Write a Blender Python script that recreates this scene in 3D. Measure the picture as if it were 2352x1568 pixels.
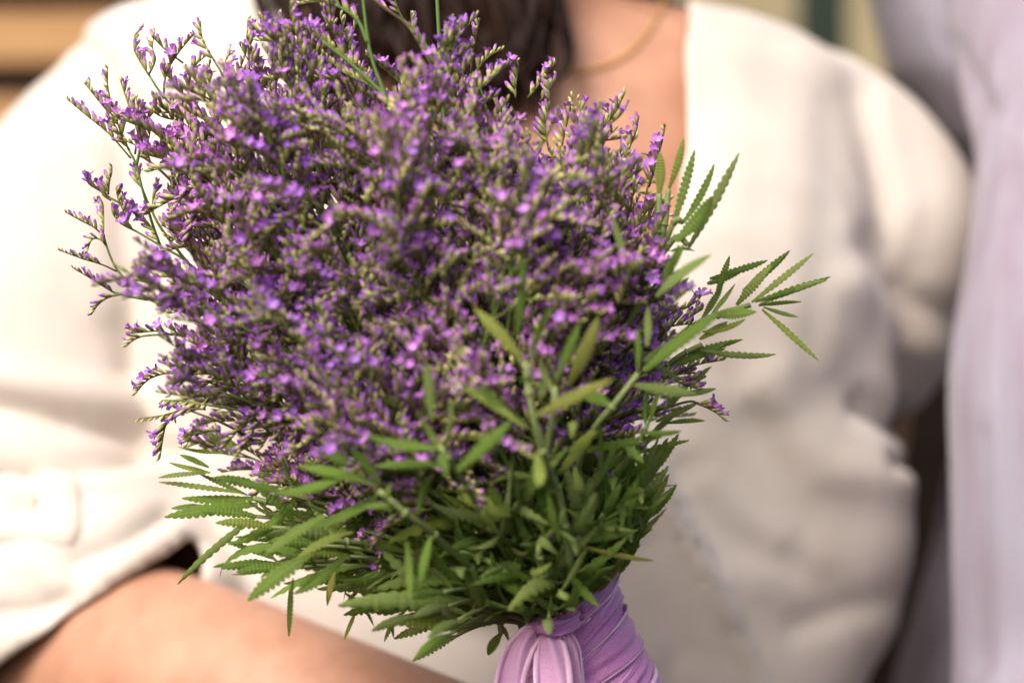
import bpy, bmesh, math, random
import numpy as np
from mathutils import Vector, Matrix, noise
from mathutils.bvhtree import BVHTree

for o in list(bpy.data.objects):
    bpy.data.objects.remove(o)
scene = bpy.context.scene
C = scene.collection
rng = np.random.default_rng(11)
random.seed(11)

# ------------------------------------------------------------------ camera
CAM_D = 0.87            # metres from the lens to the bouquet's middle plane (Y = 0)
CAM_Z = 1.20
LENS = 85.0
cam_d = bpy.data.cameras.new('camera')
cam = bpy.data.objects.new('camera', cam_d)
C.objects.link(cam)
cam.location = (0, -CAM_D, CAM_Z)
cam.rotation_euler = (math.radians(90), 0, 0)
cam_d.lens = LENS
cam_d.sensor_width = 36.0
cam_d.clip_start = 0.02
cam_d.clip_end = 100
cam_d.dof.use_dof = True
cam_d.dof.focus_distance = CAM_D - 0.005
cam_d.dof.aperture_fstop = 3.7
cam_d.dof.aperture_blades = 0
scene.camera = cam

# ------------------------------------------------------------------ light
SUN_EL, SUN_AZ = math.radians(44), math.radians(-33)   # azimuth measured from the viewer's side, negative = left
world = bpy.data.worlds.new('World')
scene.world = world
world.use_nodes = True
wn, wl = world.node_tree.nodes, world.node_tree.links
wn.clear()
sky = wn.new('ShaderNodeTexSky')
sky.sky_type = 'NISHITA'
sky.sun_disc = False
sky.air_density = 1.0
sky.dust_density = 6.0
sky.ozone_density = 0.3
bg = wn.new('ShaderNodeBackground')
bg.inputs['Strength'].default_value = 0.085
wo = wn.new('ShaderNodeOutputWorld')
wb = wn.new('ShaderNodeMix'); wb.data_type = 'RGBA'; wb.blend_type = 'MULTIPLY'      # warm white balance
wb.inputs[0].default_value = 1.0
wb.inputs[7].default_value = (1.0, 0.915, 0.845, 1)
wl.new(sky.outputs[0], wb.inputs[6])
wl.new(wb.outputs[2], bg.inputs['Color'])
wl.new(bg.outputs[0], wo.inputs['Surface'])
# unit vector towards the sun
sdir = Vector((math.sin(SUN_AZ) * math.cos(SUN_EL), -math.cos(SUN_AZ) * math.cos(SUN_EL), math.sin(SUN_EL)))
sky.sun_elevation = SUN_EL
sky.sun_rotation = math.atan2(sdir.x, sdir.y)
sun_d = bpy.data.lights.new('sun', 'SUN')
sun_d.energy = 1.3
sun_d.angle = math.radians(28)
sun_d.color = (1.0, 0.96, 0.91)
sun = bpy.data.objects.new('sun', sun_d)
C.objects.link(sun)
sun.location = sdir * 4 + Vector((0, 0, 1.2))
sun.rotation_euler = sdir.to_track_quat('Z', 'Y').to_euler()

scene.view_settings.view_transform = 'Standard'
scene.view_settings.look = 'None'
scene.view_settings.exposure = 1.27
scene.view_settings.gamma = 1.0
scene.view_settings.use_curve_mapping = False
scene.render.engine = 'CYCLES'
scene.cycles.use_denoising = True
scene.cycles.max_bounces = 6
scene.cycles.transparent_max_bounces = 12


# ------------------------------------------------------------------ helpers
K = 36.0 / LENS / 2352.0


def P(px, py, Y):
    """photo position (2352 x 1568 grid) at depth Y -> metres"""
    s = (CAM_D + Y) * K
    return Vector(((px - 1176) * s, Y, CAM_Z + (784 - py) * s))


def crop(ox, oy, sc):
    return lambda x, y: ((ox + x / sc) / 1.0884, (oy + y / sc) / 1.0884)


def tag(o, label=None, cat=None, group=None, kind=None):
    if label: o['label'] = label
    if cat: o['category'] = cat
    if group: o['group'] = group
    if kind: o['kind'] = kind
    return o


def link(name, me, mat, parent=None):
    o = bpy.data.objects.new(name, me)
    if mat is not None and len(me.materials) == 0:
        me.materials.append(mat)
    C.objects.link(o)
    if parent is not None:
        o.parent = parent
        o.matrix_parent_inverse = Matrix.Translation(-parent.location)
    return o


def np_mesh(name, V, F, smooth=True, attrs=None):
    """V (n,3), F list of arrays (m,3)/(m,4)"""
    me = bpy.data.meshes.new(name)
    V = np.asarray(V, dtype=np.float32)
    me.vertices.add(len(V))
    me.vertices.foreach_set('co', V.ravel())
    loops = np.concatenate([np.asarray(f).ravel() for f in F]).astype(np.int32)
    sizes = np.concatenate([np.full(len(f), np.asarray(f).shape[1]) for f in F]).astype(np.int32)
    starts = np.concatenate([[0], np.cumsum(sizes)[:-1]]).astype(np.int32)
    me.loops.add(len(loops))
    me.loops.foreach_set('vertex_index', loops)
    me.polygons.add(len(sizes))
    me.polygons.foreach_set('loop_start', starts)
    me.polygons.foreach_set('loop_total', sizes)
    me.polygons.foreach_set('use_smooth', np.full(len(sizes), smooth))
    me.update(calc_edges=True)
    if attrs:
        for k, a in attrs.items():
            a = np.asarray(a, dtype=np.float32)
            if a.shape[1] == 4:
                at = me.attributes.new(k, 'FLOAT_COLOR', 'POINT')
                at.data.foreach_set('color', a.ravel())
            else:
                at = me.attributes.new(k, 'FLOAT_VECTOR', 'POINT')
                at.data.foreach_set('vector', a.ravel())
    me.validate()
    return me


class MB:
    """collects numpy pieces into one mesh"""
    def __init__(self):
        self.V, self.F3, self.F4, self.A, self.n = [], [], [], [], 0

    def add(self, V, F3=None, F4=None, A=None):
        V = np.asarray(V, float)
        if F3 is not None and len(F3): self.F3.append(np.asarray(F3) + self.n)
        if F4 is not None and len(F4): self.F4.append(np.asarray(F4) + self.n)
        self.V.append(V)
        if A is not None: self.A.append(np.asarray(A, float))
        self.n += len(V)

    def mesh(self, name, aname=None, smooth=True):
        F = []
        if self.F3: F.append(np.concatenate(self.F3))
        if self.F4: F.append(np.concatenate(self.F4))
        return np_mesh(name, np.concatenate(self.V), F, smooth,
                       {aname: np.concatenate(self.A)} if aname else None)

    def tube(self, pts, radii, n=5, cap=True, col=None):
        pts = np.asarray([tuple(p) for p in pts], float)
        m = len(pts)
        radii = np.broadcast_to(np.asarray(radii, float), (m,))
        T = np.gradient(pts, axis=0)
        T /= np.linalg.norm(T, axis=1)[:, None] + 1e-12
        ref = np.array([0.31, 0.83, 0.46])
        U = ref - (T @ ref)[:, None] * T
        U /= np.linalg.norm(U, axis=1)[:, None] + 1e-12
        W = np.cross(T, U)
        a = np.arange(n) * 2 * math.pi / n
        V = (pts[:, None, :] + radii[:, None, None] * (np.cos(a)[None, :, None] * U[:, None, :] + np.sin(a)[None, :, None] * W[:, None, :])).reshape(-1, 3)
        i, j = np.meshgrid(np.arange(m - 1), np.arange(n), indexing='ij')
        j2 = (j + 1) % n
        F4 = np.stack([i * n + j, i * n + j2, (i + 1) * n + j2, (i + 1) * n + j], -1).reshape(-1, 4)
        F3 = []
        if cap:
            V = np.concatenate([V, pts[:1], pts[-1:]])
            F3 = [[m * n, (k + 1) % n, k] for k in range(n)] + [[m * n + 1, (m - 1) * n + k, (m - 1) * n + (k + 1) % n] for k in range(n)]
        A = None
        if col is not None:
            A = np.tile(np.asarray(col, float), (len(V), 1))
        self.add(V, F3, F4, A)


def bez(pts, n):
    """smooth curve (Catmull-Rom) through pts, n samples"""
    p = np.asarray([tuple(q) for q in pts], float)
    if len(p) == 2:
        t = np.linspace(0, 1, n)[:, None]
        return p[0] * (1 - t) + p[1] * t
    q = np.concatenate([[2 * p[0] - p[1]], p, [2 * p[-1] - p[-2]]])
    out = []
    for t in np.linspace(0, len(p) - 1 - 1e-9, n):
        i = int(t); f = t - i
        a, b, c, d = q[i:i + 4]
        out.append(0.5 * ((2 * b) + (-a + c) * f + (2 * a - 5 * b + 4 * c - d) * f * f + (-a + 3 * b - 3 * c + d) * f ** 3))
    return np.array(out)


def norm(v):
    v = np.asarray(v, float)
    return v / (np.linalg.norm(v) + 1e-12)


def rot_about(v, axis, ang):
    axis = norm(axis)
    return v * math.cos(ang) + np.cross(axis, v) * math.sin(ang) + axis * np.dot(axis, v) * (1 - math.cos(ang))


# ------------------------------------------------------------------ materials
def mat_new(name):
    m = bpy.data.materials.new(name)
    m.use_nodes = True
    n, l = m.node_tree.nodes, m.node_tree.links
    return m, n, l, n['Principled BSDF']


def mix_translucent(n, l, bsdf, colour_socket, fac, gain=1.0):
    out = n['Material Output']
    tr = n.new('ShaderNodeBsdfTranslucent')
    l.new(colour_socket, tr.inputs['Color'])
    mx = n.new('ShaderNodeMixShader')
    mx.inputs[0].default_value = fac
    l.new(bsdf.outputs[0], mx.inputs[1])
    l.new(tr.outputs[0], mx.inputs[2])
    l.new(mx.outputs[0], out.inputs['Surface'])


def mat_flower():
    m, n, l, b = mat_new('flower_violet')
    at = n.new('ShaderNodeAttribute'); at.attribute_name = 'col'
    l.new(at.outputs['Color'], b.inputs['Base Color'])
    b.inputs['Roughness'].default_value = 0.6
    b.inputs['Specular IOR Level'].default_value = 0.3
    mix_translucent(n, l, b, at.outputs['Color'], 0.14)
    return m


def mat_stem():
    m, n, l, b = mat_new('stem_green')
    at = n.new('ShaderNodeAttribute'); at.attribute_name = 'col'
    nz = n.new('ShaderNodeTexNoise'); nz.inputs['Scale'].default_value = 400
    hs = n.new('ShaderNodeHueSaturation')
    mr = n.new('ShaderNodeMapRange'); mr.inputs[3].default_value = 0.75; mr.inputs[4].default_value = 1.3
    l.new(nz.outputs['Fac'], mr.inputs[0])
    l.new(mr.outputs[0], hs.inputs['Value'])
    l.new(at.outputs['Color'], hs.inputs['Color'])
    l.new(hs.outputs[0], b.inputs['Base Color'])
    b.inputs['Roughness'].default_value = 0.55
    b.inputs['Specular IOR Level'].default_value = 0.3
    return m


def mat_leaf():
    """leaf coordinates luv = (across -1..1, along 0..1, random tint 0..1)"""
    m, n, l, b = mat_new('leaf_green')
    at = n.new('ShaderNodeAttribute'); at.attribute_name = 'luv'
    sx = n.new('ShaderNodeSeparateXYZ'); l.new(at.outputs['Vector'], sx.inputs[0])
    oi = n.new('ShaderNodeObjectInfo')
    ad = n.new('ShaderNodeMath'); ad.operation = 'ADD'
    l.new(sx.outputs['Z'], ad.inputs[0]); l.new(oi.outputs['Random'], ad.inputs[1])
    fr = n.new('ShaderNodeMath'); fr.operation = 'FRACT'; l.new(ad.outputs[0], fr.inputs[0])
    ramp = n.new('ShaderNodeValToRGB')
    e = ramp.color_ramp.elements
    e[0].position = 0.0; e[0].color = (0.120, 0.225, 0.034, 1)
    e[1].position = 1.0; e[1].color = (0.260, 0.380, 0.050, 1)
    x = e.new(0.93); x.color = (0.27, 0.37, 0.060, 1)
    x = e.new(0.97); x.color = (0.31, 0.31, 0.08, 1)
    x = e.new(0.35); x.color = (0.170, 0.310, 0.042, 1)
    x = e.new(0.65); x.color = (0.235, 0.325, 0.105, 1)
    l.new(fr.outputs[0], ramp.inputs[0])
    # midrib and side veins a little paler
    ab = n.new('ShaderNodeMath'); ab.operation = 'ABSOLUTE'; l.new(sx.outputs['X'], ab.inputs[0])
    rib = n.new('ShaderNodeMapRange'); rib.inputs[1].default_value = 0.0; rib.inputs[2].default_value = 0.09
    rib.inputs[3].default_value = 0.45; rib.inputs[4].default_value = 0.0
    l.new(ab.outputs[0], rib.inputs[0])
    nz = n.new('ShaderNodeTexNoise'); nz.inputs['Scale'].default_value = 900; nz.inputs['Detail'].default_value = 3
    nr = n.new('ShaderNodeMapRange'); nr.inputs[3].default_value = 0.72; nr.inputs[4].default_value = 1.25
    l.new(nz.outputs['Fac'], nr.inputs[0])
    hs = n.new('ShaderNodeHueSaturation'); l.new(ramp.outputs[0], hs.inputs['Color']); l.new(nr.outputs[0], hs.inputs['Value'])
    mx = n.new('ShaderNodeMix'); mx.data_type = 'RGBA'
    mx.inputs[7].default_value = (0.36, 0.46, 0.16, 1)
    l.new(rib.outputs[0], mx.inputs[0]); l.new(hs.outputs[0], mx.inputs[6])
    sp_ = n.new('ShaderNodeTexNoise'); sp_.inputs['Scale'].default_value = 190; sp_.inputs['Detail'].default_value = 4
    sr = n.new('ShaderNodeMapRange'); sr.inputs[1].default_value = 0.60; sr.inputs[2].default_value = 0.72; sr.inputs[4].default_value = 0.40
    l.new(sp_.outputs['Fac'], sr.inputs[0])
    m2 = n.new('ShaderNodeMix'); m2.data_type = 'RGBA'; m2.inputs[7].default_value = (0.20, 0.15, 0.055, 1)     # dry flecks
    l.new(sr.outputs[0], m2.inputs[0]); l.new(mx.outputs[2], m2.inputs[6])
    mx = m2
    l.new(mx.outputs[2], b.inputs['Base Color'])
    b.inputs['Roughness'].default_value = 0.62
    b.inputs['Specular IOR Level'].default_value = 0.25
    b.inputs['Sheen Weight'].default_value = 0.08
    b.inputs['Sheen Roughness'].default_value = 0.5
    # puckered surface: waves between the veins
    wv = n.new('ShaderNodeMath'); wv.operation = 'MULTIPLY'; wv.inputs[1].default_value = 15 * 2 * math.pi
    l.new(sx.outputs['Y'], wv.inputs[0])
    sn = n.new('ShaderNodeMath'); sn.operation = 'SINE'; l.new(wv.outputs[0], sn.inputs[0])
    pm = n.new('ShaderNodeMath'); pm.operation = 'MULTIPLY_ADD'; pm.inputs[1].default_value = 0.5
    l.new(sn.outputs[0], pm.inputs[0]); l.new(nz.outputs['Fac'], pm.inputs[2])
    bp = n.new('ShaderNodeBump'); bp.inputs['Strength'].default_value = 0.55; bp.inputs['Distance'].default_value = 0.0004
    l.new(pm.outputs[0], bp.inputs['Height']); l.new(bp.outputs[0], b.inputs['Normal'])
    mix_translucent(n, l, b, mx.outputs[2], 0.42)
    return m


def mat_skin():
    m, n, l, b = mat_new('skin')
    nz = n.new('ShaderNodeTexNoise'); nz.inputs['Scale'].default_value = 35; nz.inputs['Detail'].default_value = 5
    ramp = n.new('ShaderNodeValToRGB')
    ramp.color_ramp.elements[0].position = 0.3; ramp.color_ramp.elements[0].color = (0.41, 0.212, 0.140, 1)
    ramp.color_ramp.elements[1].position = 0.7; ramp.color_ramp.elements[1].color = (0.50, 0.280, 0.192, 1)
    l.new(nz.outputs['Fac'], ramp.inputs[0]); l.new(ramp.outputs[0], b.inputs['Base Color'])
    b.inputs['Roughness'].default_value = 0.48
    b.inputs['Subsurface Weight'].default_value = 0.12
    b.inputs['Subsurface Radius'].default_value = (0.010, 0.004, 0.002)
    b.inputs['Subsurface Scale'].default_value = 1.0
    return m


def mat_cloth(name, c1, c2, streak=(1, 1, 1), scale=60, weave=1400, bump=0.25):
    m, n, l, b = mat_new(name)
    tc = n.new('ShaderNodeTexCoord')
    mp = n.new('ShaderNodeMapping'); mp.inputs['Scale'].default_value = streak
    l.new(tc.outputs['Object'], mp.inputs[0])
    nz = n.new('ShaderNodeTexNoise'); nz.inputs['Scale'].default_value = scale; nz.inputs['Detail'].default_value = 4
    l.new(mp.outputs[0], nz.inputs['Vector'])
    ramp = n.new('ShaderNodeValToRGB')
    ramp.color_ramp.elements[0].position = 0.35; ramp.color_ramp.elements[0].color = (*c1, 1)
    ramp.color_ramp.elements[1].position = 0.65; ramp.color_ramp.elements[1].color = (*c2, 1)
    l.new(nz.outputs['Fac'], ramp.inputs[0]); l.new(ramp.outputs[0], b.inputs['Base Color'])
    b.inputs['Roughness'].default_value = 0.8
    b.inputs['Specular IOR Level'].default_value = 0.2
    b.inputs['Sheen Weight'].default_value = 0.15
    w = n.new('ShaderNodeTexNoise'); w.inputs['Scale'].default_value = weave
    l.new(tc.outputs['Object'], w.inputs['Vector'])
    bp = n.new('ShaderNodeBump'); bp.inputs['Strength'].default_value = bump; bp.inputs['Distance'].default_value = 0.0006
    l.new(w.outputs['Fac'], bp.inputs['Height']); l.new(bp.outputs[0], b.inputs['Normal'])
    return m


def mat_hair():
    m, n, l, b = mat_new('hair_brown')
    tc = n.new('ShaderNodeTexCoord')
    nz = n.new('ShaderNodeTexNoise'); nz.inputs['Scale'].default_value = 60
    l.new(tc.outputs['Object'], nz.inputs['Vector'])
    ramp = n.new('ShaderNodeValToRGB')
    ramp.color_ramp.elements[0].color = (0.003, 0.0015, 0.001, 1)
    ramp.color_ramp.elements[1].color = (0.024, 0.0095, 0.005, 1)
    l.new(nz.outputs['Fac'], ramp.inputs[0]); l.new(ramp.outputs[0], b.inputs['Base Color'])
    b.inputs['Roughness'].default_value = 0.55
    b.inputs['Specular IOR Level'].default_value = 0.15
    return m


def mat_plain(name, col, rough=0.6, metal=0.0, noise_scale=None, var=0.2):
    m, n, l, b = mat_new(name)
    b.inputs['Roughness'].default_value = rough
    b.inputs['Metallic'].default_value = metal
    if noise_scale:
        nz = n.new('ShaderNodeTexNoise'); nz.inputs['Scale'].default_value = noise_scale; nz.inputs['Detail'].default_value = 5
        ramp = n.new('ShaderNodeValToRGB')
        ramp.color_ramp.elements[0].position = 0.3; ramp.color_ramp.elements[1].position = 0.7
        ramp.color_ramp.elements[0].color = (*[c * (1 - var) for c in col], 1)
        ramp.color_ramp.elements[1].color = (*[min(1, c * (1 + var)) for c in col], 1)
        l.new(nz.outputs['Fac'], ramp.inputs[0]); l.new(ramp.outputs[0], b.inputs['Base Color'])
    else:
        b.inputs['Base Color'].default_value = (*col, 1)
    return m


def mat_ribbon(name, col, alpha, rough, sheer_scale):
    m, n, l, b = mat_new(name)
    at = n.new('ShaderNodeAttribute'); at.attribute_name = 'luv'
    sx = n.new('ShaderNodeSeparateXYZ'); l.new(at.outputs['Vector'], sx.inputs[0])
    nz = n.new('ShaderNodeTexNoise'); nz.inputs['Scale'].default_value = 90; nz.inputs['Detail'].default_value = 3
    ramp = n.new('ShaderNodeValToRGB')
    ramp.color_ramp.elements[0].position = 0.3; ramp.color_ramp.elements[1].position = 0.72
    ramp.color_ramp.elements[0].color = (*[c * 0.72 for c in col], 1)
    ramp.color_ramp.elements[1].color = (min(1, col[0] * 1.2), min(1, col[1] * 1.15), min(1, col[2] * 1.08), 1)
    l.new(nz.outputs['Fac'], ramp.inputs[0]); l.new(ramp.outputs[0], b.inputs['Base Color'])
    b.inputs['Roughness'].default_value = rough
    b.inputs['Specular IOR Level'].default_value = 0.6
    b.inputs['Anisotropic'].default_value = 0.5
    b.inputs['Sheen Weight'].default_value = 0.4
    b.inputs['Sheen Tint'].default_value = (1, 0.85, 1, 1)
    b.inputs['Alpha'].default_value = alpha
    wv = n.new('ShaderNodeTexNoise'); wv.inputs['Scale'].default_value = sheer_scale
    bp = n.new('ShaderNodeBump'); bp.inputs['Strength'].default_value = 0.35; bp.inputs['Distance'].default_value = 0.0003
    l.new(wv.outputs['Fac'], bp.inputs['Height']); l.new(bp.outputs[0], b.inputs['Normal'])
    return m


def mat_wood(name, c1, c2):
    m, n, l, b = mat_new(name)
    tc = n.new('ShaderNodeTexCoord')
    mp = n.new('ShaderNodeMapping'); mp.inputs['Scale'].default_value = (2, 30, 30)
    l.new(tc.outputs['Object'], mp.inputs[0])
    nz = n.new('ShaderNodeTexNoise'); nz.inputs['Scale'].default_value = 3; nz.inputs['Detail'].default_value = 6
    l.new(mp.outputs[0], nz.inputs['Vector'])
    ramp = n.new('ShaderNodeValToRGB')
    ramp.color_ramp.elements[0].position = 0.3; ramp.color_ramp.elements[0].color = (*c1, 1)
    ramp.color_ramp.elements[1].position = 0.7; ramp.color_ramp.elements[1].color = (*c2, 1)
    l.new(nz.outputs['Fac'], ramp.inputs[0]); l.new(ramp.outputs[0], b.inputs['Base Color'])
    b.inputs['Roughness'].default_value = 0.65
    b.inputs['Specular IOR Level'].default_value = 0.1
    return m


M_FLOWER, M_STEM, M_LEAF = mat_flower(), mat_stem(), mat_leaf()
M_SKIN = mat_skin()
M_BLOUSE = mat_cloth('white_cotton', (0.575, 0.535, 0.50), (0.635, 0.605, 0.57), scale=25)
M_SHIRT = mat_cloth('lavender_linen', (0.265, 0.235, 0.305), (0.315, 0.31, 0.395), streak=(4, 4, 0.6), scale=14, bump=0.4)
M_HAIR = mat_hair()
M_GOLD = mat_plain('gold', (0.78, 0.50, 0.16), 0.3, 1.0)
M_RIBBON = mat_ribbon('organza_violet', (0.64, 0.27, 0.72), 0.92, 0.22, 1800)
M_TAIL = mat_ribbon('organza_sheer', (0.74, 0.43, 0.80), 0.80, 0.38, 1800)
M_SATIN = mat_ribbon('satin_edge', (0.80, 0.55, 0.88), 1.0, 0.2, 300)
M_BUTTON = mat_plain('button_cream', (0.76, 0.70, 0.62), 0.3)
M_WALL = mat_plain('khaki_plaster', (0.30, 0.27, 0.17), 0.9, 0, 6, 0.2)
M_SLAT = mat_wood('tan_wood', (0.33, 0.19, 0.09), (0.50, 0.32, 0.165))
M_DARKWOOD_SHADE = mat_wood('dark_wood_shade', (0.006, 0.004, 0.003), (0.014, 0.009, 0.006))  # near-black wood of the uprights, also the painted shade of the gap boards
M_GREENPOST = mat_plain('dark_green_paint', (0.001, 0.014, 0.006), 0.5, 0, 20, 0.2)
M_CORE = mat_plain('stem_core', (0.10, 0.13, 0.06), 0.7, 0, 300, 0.4)

# ------------------------------------------------------------------ background
def bevel_box(name, lo, hi, mat, parent=None, bev=0.004):
    bm = bmesh.new()
    bmesh.ops.create_cube(bm, size=1)
    lo, hi = Vector(lo), Vector(hi)
    for v in bm.verts:
        v.co = Vector([(lo[i] + hi[i]) / 2 + v.co[i] * (hi[i] - lo[i]) for i in range(3)])
    bmesh.ops.bevel(bm, geom=bm.edges[:], offset=bev, segments=2, affect='EDGES')
    me = bpy.data.meshes.new(name); bm.to_mesh(me); bm.free()
    return link(name, me, mat, parent)


wall = bevel_box('wall', (-2.6, 1.75, 0.3), (2.6, 1.85, 2.6), M_WALL)
tag(wall, 'plain khaki plaster wall far behind the two people', 'wall', kind='structure')

screen = bpy.data.objects.new('slat_screen', None); C.objects.link(screen)
screen.location = P(-900, 1500, 1.0)
tag(screen, 'blurred tan wooden slat screen behind the rolled white sleeve', 'screen')
for i, (y0, y1) in enumerate(((-320, -215), (-190, -60), (22, 150), (222, 350), (420, 550), (620, 750), (820, 950))):
    a, b_ = P(-1500, y1, 1.0), P(420, y0, 1.0)
    bevel_box('slat', (a.x, 1.0, a.z), (b_.x, 1.025, b_.z), M_SLAT, screen, 0.003)
for x0 in (-1300, 250):
    a, b_ = P(x0, 1000, 1.03), P(x0 + 120, -330, 1.03)
    bevel_box('upright', (a.x, 1.027, a.z), (b_.x, 1.055, b_.z), M_DARKWOOD_SHADE, screen, 0.003)
a, b_ = P(-1900, 1700, 1.3), P(560, -500, 1.3)
bb = bevel_box('gap_shade_board', (a.x, 1.30, a.z), (b_.x, 1.33, b_.z), M_DARKWOOD_SHADE)  # added sheet, its near-black colour stands for shade between the slats
tag(bb, 'nearly black board added behind the tan slats to shade their gaps', 'board')
a, b_ = P(1500, 1900, 0.9), P(2700, 190, 0.9)
cb = bevel_box('gap_shade_board', (a.x, 0.90, a.z), (b_.x, 0.93, b_.z), M_DARKWOOD_SHADE)  # added sheet, dark colour stands in for the shadowed gap between the people
tag(cb, 'dark brown board added as the shade between white blouse and lavender shirt', 'board')
a, b_ = P(1842, 300, 1.2), P(1948, -400, 1.2)
gp = bevel_box('green_post', (a.x, 1.2, a.z), (b_.x, 1.24, b_.z), M_GREENPOST)
tag(gp, 'dark green post just above the white blouse shoulder', 'post')


# ------------------------------------------------------------------ people
def loft(mb, secs, n=48, ex=2.4):
    """secs: (centre, half-width vector, half-depth vector); closed solid"""
    a = np.arange(n) * 2 * math.pi / n
    ca, sa = np.cos(a), np.sin(a)
    cu = np.sign(ca) * np.abs(ca) ** (2 / ex); su = np.sign(sa) * np.abs(sa) ** (2 / ex)
    V = []
    for c, u, v in secs:
        V.append(np.array(c)[None] + cu[:, None] * np.array(u)[None] + su[:, None] * np.array(v)[None])
    m = len(secs)
    V = np.concatenate(V + [np.array([tuple(secs[0][0])]), np.array([tuple(secs[-1][0])])])
    i, j = np.meshgrid(np.arange(m - 1), np.arange(n), indexing='ij')
    F4 = np.stack([i * n + j, i * n + (j + 1) % n, (i + 1) * n + (j + 1) % n, (i + 1) * n + j], -1).reshape(-1, 4)
    F3 = [[m * n, (k + 1) % n, k] for k in range(n)] + [[m * n + 1, (m - 1) * n + k, (m - 1) * n + (k + 1) % n] for k in range(n)]
    mb.add(V, F3, F4)


def limb(mb, pts, radii, samples=24, n=28):
    c = bez(pts, samples)
    r = np.interp(np.linspace(0, 1, samples), np.linspace(0, 1, len(radii)), radii)
    # round ends
    c = np.concatenate([[c[0] + norm(c[0] - c[1]) * r[0] * 0.7], [c[0] + norm(c[0] - c[1]) * r[0] * .45], c, [c[-1] + norm(c[-1] - c[-2]) * r[-1] * .45], [c[-1] + norm(c[-1] - c[-2]) * r[-1] * .7]])
    r = np.concatenate([[r[0] * .55], [r[0] * .85], r, [r[-1] * .85], [r[-1] * .55]])
    mb.tube(c, r, n)


def ball(mb, c, r, n=24, m=14):
    r = np.asarray(r, float) * np.ones(3)
    secs = []
    for t in np.linspace(0.06, math.pi - 0.06, m):
        secs.append((Vector(c) + Vector((0, 0, r[2] * math.cos(t))), (r[0] * math.sin(t), 0, 0), (0, r[1] * math.sin(t), 0)))
    loft(mb, secs, n, 2.0)


def remeshed(mb, voxel, smooth_it):
    me = mb.mesh('tmp')
    o = bpy.data.objects.new('tmp', me); C.objects.link(o)
    r = o.modifiers.new('r', 'REMESH'); r.mode = 'VOXEL'; r.voxel_size = voxel; r.use_smooth_shade = True
    s = o.modifiers.new('s', 'SMOOTH'); s.iterations = smooth_it; s.factor = 0.5
    dg = bpy.context.evaluated_depsgraph_get()
    out = bpy.data.meshes.new_from_object(o.evaluated_get(dg))
    bpy.data.objects.remove(o); bpy.data.meshes.remove(me)
    return out


def row(py, l, r, yf, yb, shrink=0.0, ref=0.25):
    a, b_ = P(l, py, ref), P(r, py, ref)
    c = (a + b_) / 2; c.y = (yf + yb) / 2
    return (c, ((b_.x - a.x) / 2 - shrink, 0, 0), (0, (yb - yf) / 2 - shrink, 0))


TORSO = [(-75, 800, 1340, .25, .345), (-45, 500, 1470, .240, .355), (0, 240, 1660, .228, .370), (55, 150, 1850, .218, .380), (150, 110, 1975, .208, .388),
         (350, 160, 2000, .190, .395), (600, 240, 2030, .172, .395), (800, 280, 2050, .165, .390), (1000, 300, 2095, .170, .385),
         (1250, 250, 2125, .178, .380), (1450, 220, 2100, .182, .380), (1700, 240, 2000, .182, .380), (2100, 330, 2060, .175, .39), (2500, 250, 2120, .17, .41)]
SLEEVE_L = ([P(420, 260, .29), P(270, 400, .285), P(130, 680, .275), P(85, 980, .262), P(100, 1240, .245), P(235, 1445, .212)],
            [.044, .056, .065, .069, .072, .074])
SLEEVE_R = ([P(1830, 290, .30), P(1960, 390, .30), P(2060, 540, .30), P(2030, 720, .315), P(1960, 860, .36), P(1940, 900, .44)],
            [.040, .043, .042, .038, .036, .034])

mb = MB()
loft(mb, [row(*t) for t in TORSO], 56)
ball(mb, P(790, 740, .255), (.090, .088, .110))
ball(mb, P(1560, 740, .255), (.090, .088, .110))
limb(mb, *SLEEVE_L)
limb(mb, *SLEEVE_R)
bl = remeshed(mb, 0.0042, 14)


def px_of(V):
    s = (CAM_D + V[:, 1]) * K
    return 1176 + V[:, 0] / s, 784 - (V[:, 2] - CAM_Z) / s


def seg_dist(x, y, poly):
    best = np.full(len(x), 1e9)
    side = np.zeros(len(x))
    for (ax, ay), (bx, by) in zip(poly[:-1], poly[1:]):
        dx, dy = bx - ax, by - ay
        t = np.clip(((x - ax) * dx + (y - ay) * dy) / (dx * dx + dy * dy), 0, 1)
        d = np.hypot(x - ax - t * dx, y - ay - t * dy)
        s_ = np.sign((x - ax) * dy - (y - ay) * dx)
        side = np.where(d < best, s_, side)
        best = np.minimum(best, d)
    return best, side


def inside(x, y, poly):
    r = np.zeros(len(x), bool)
    n_ = len(poly)
    for i in range(n_):
        (ax, ay), (bx, by) = poly[i], poly[(i + 1) % n_]
        c_ = ((ay > y) != (by > y)) & (x < (bx - ax) * (y - ay) / (by - ay + 1e-9) + ax)
        r ^= c_
    return r


def get(me):
    V = np.empty(len(me.vertices) * 3, np.float32); me.vertices.foreach_get('co', V)
    N = np.empty(len(me.vertices) * 3, np.float32); me.vertices.foreach_get('normal', N)
    return V.reshape(-1, 3).astype(float), N.reshape(-1, 3).astype(float)


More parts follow.
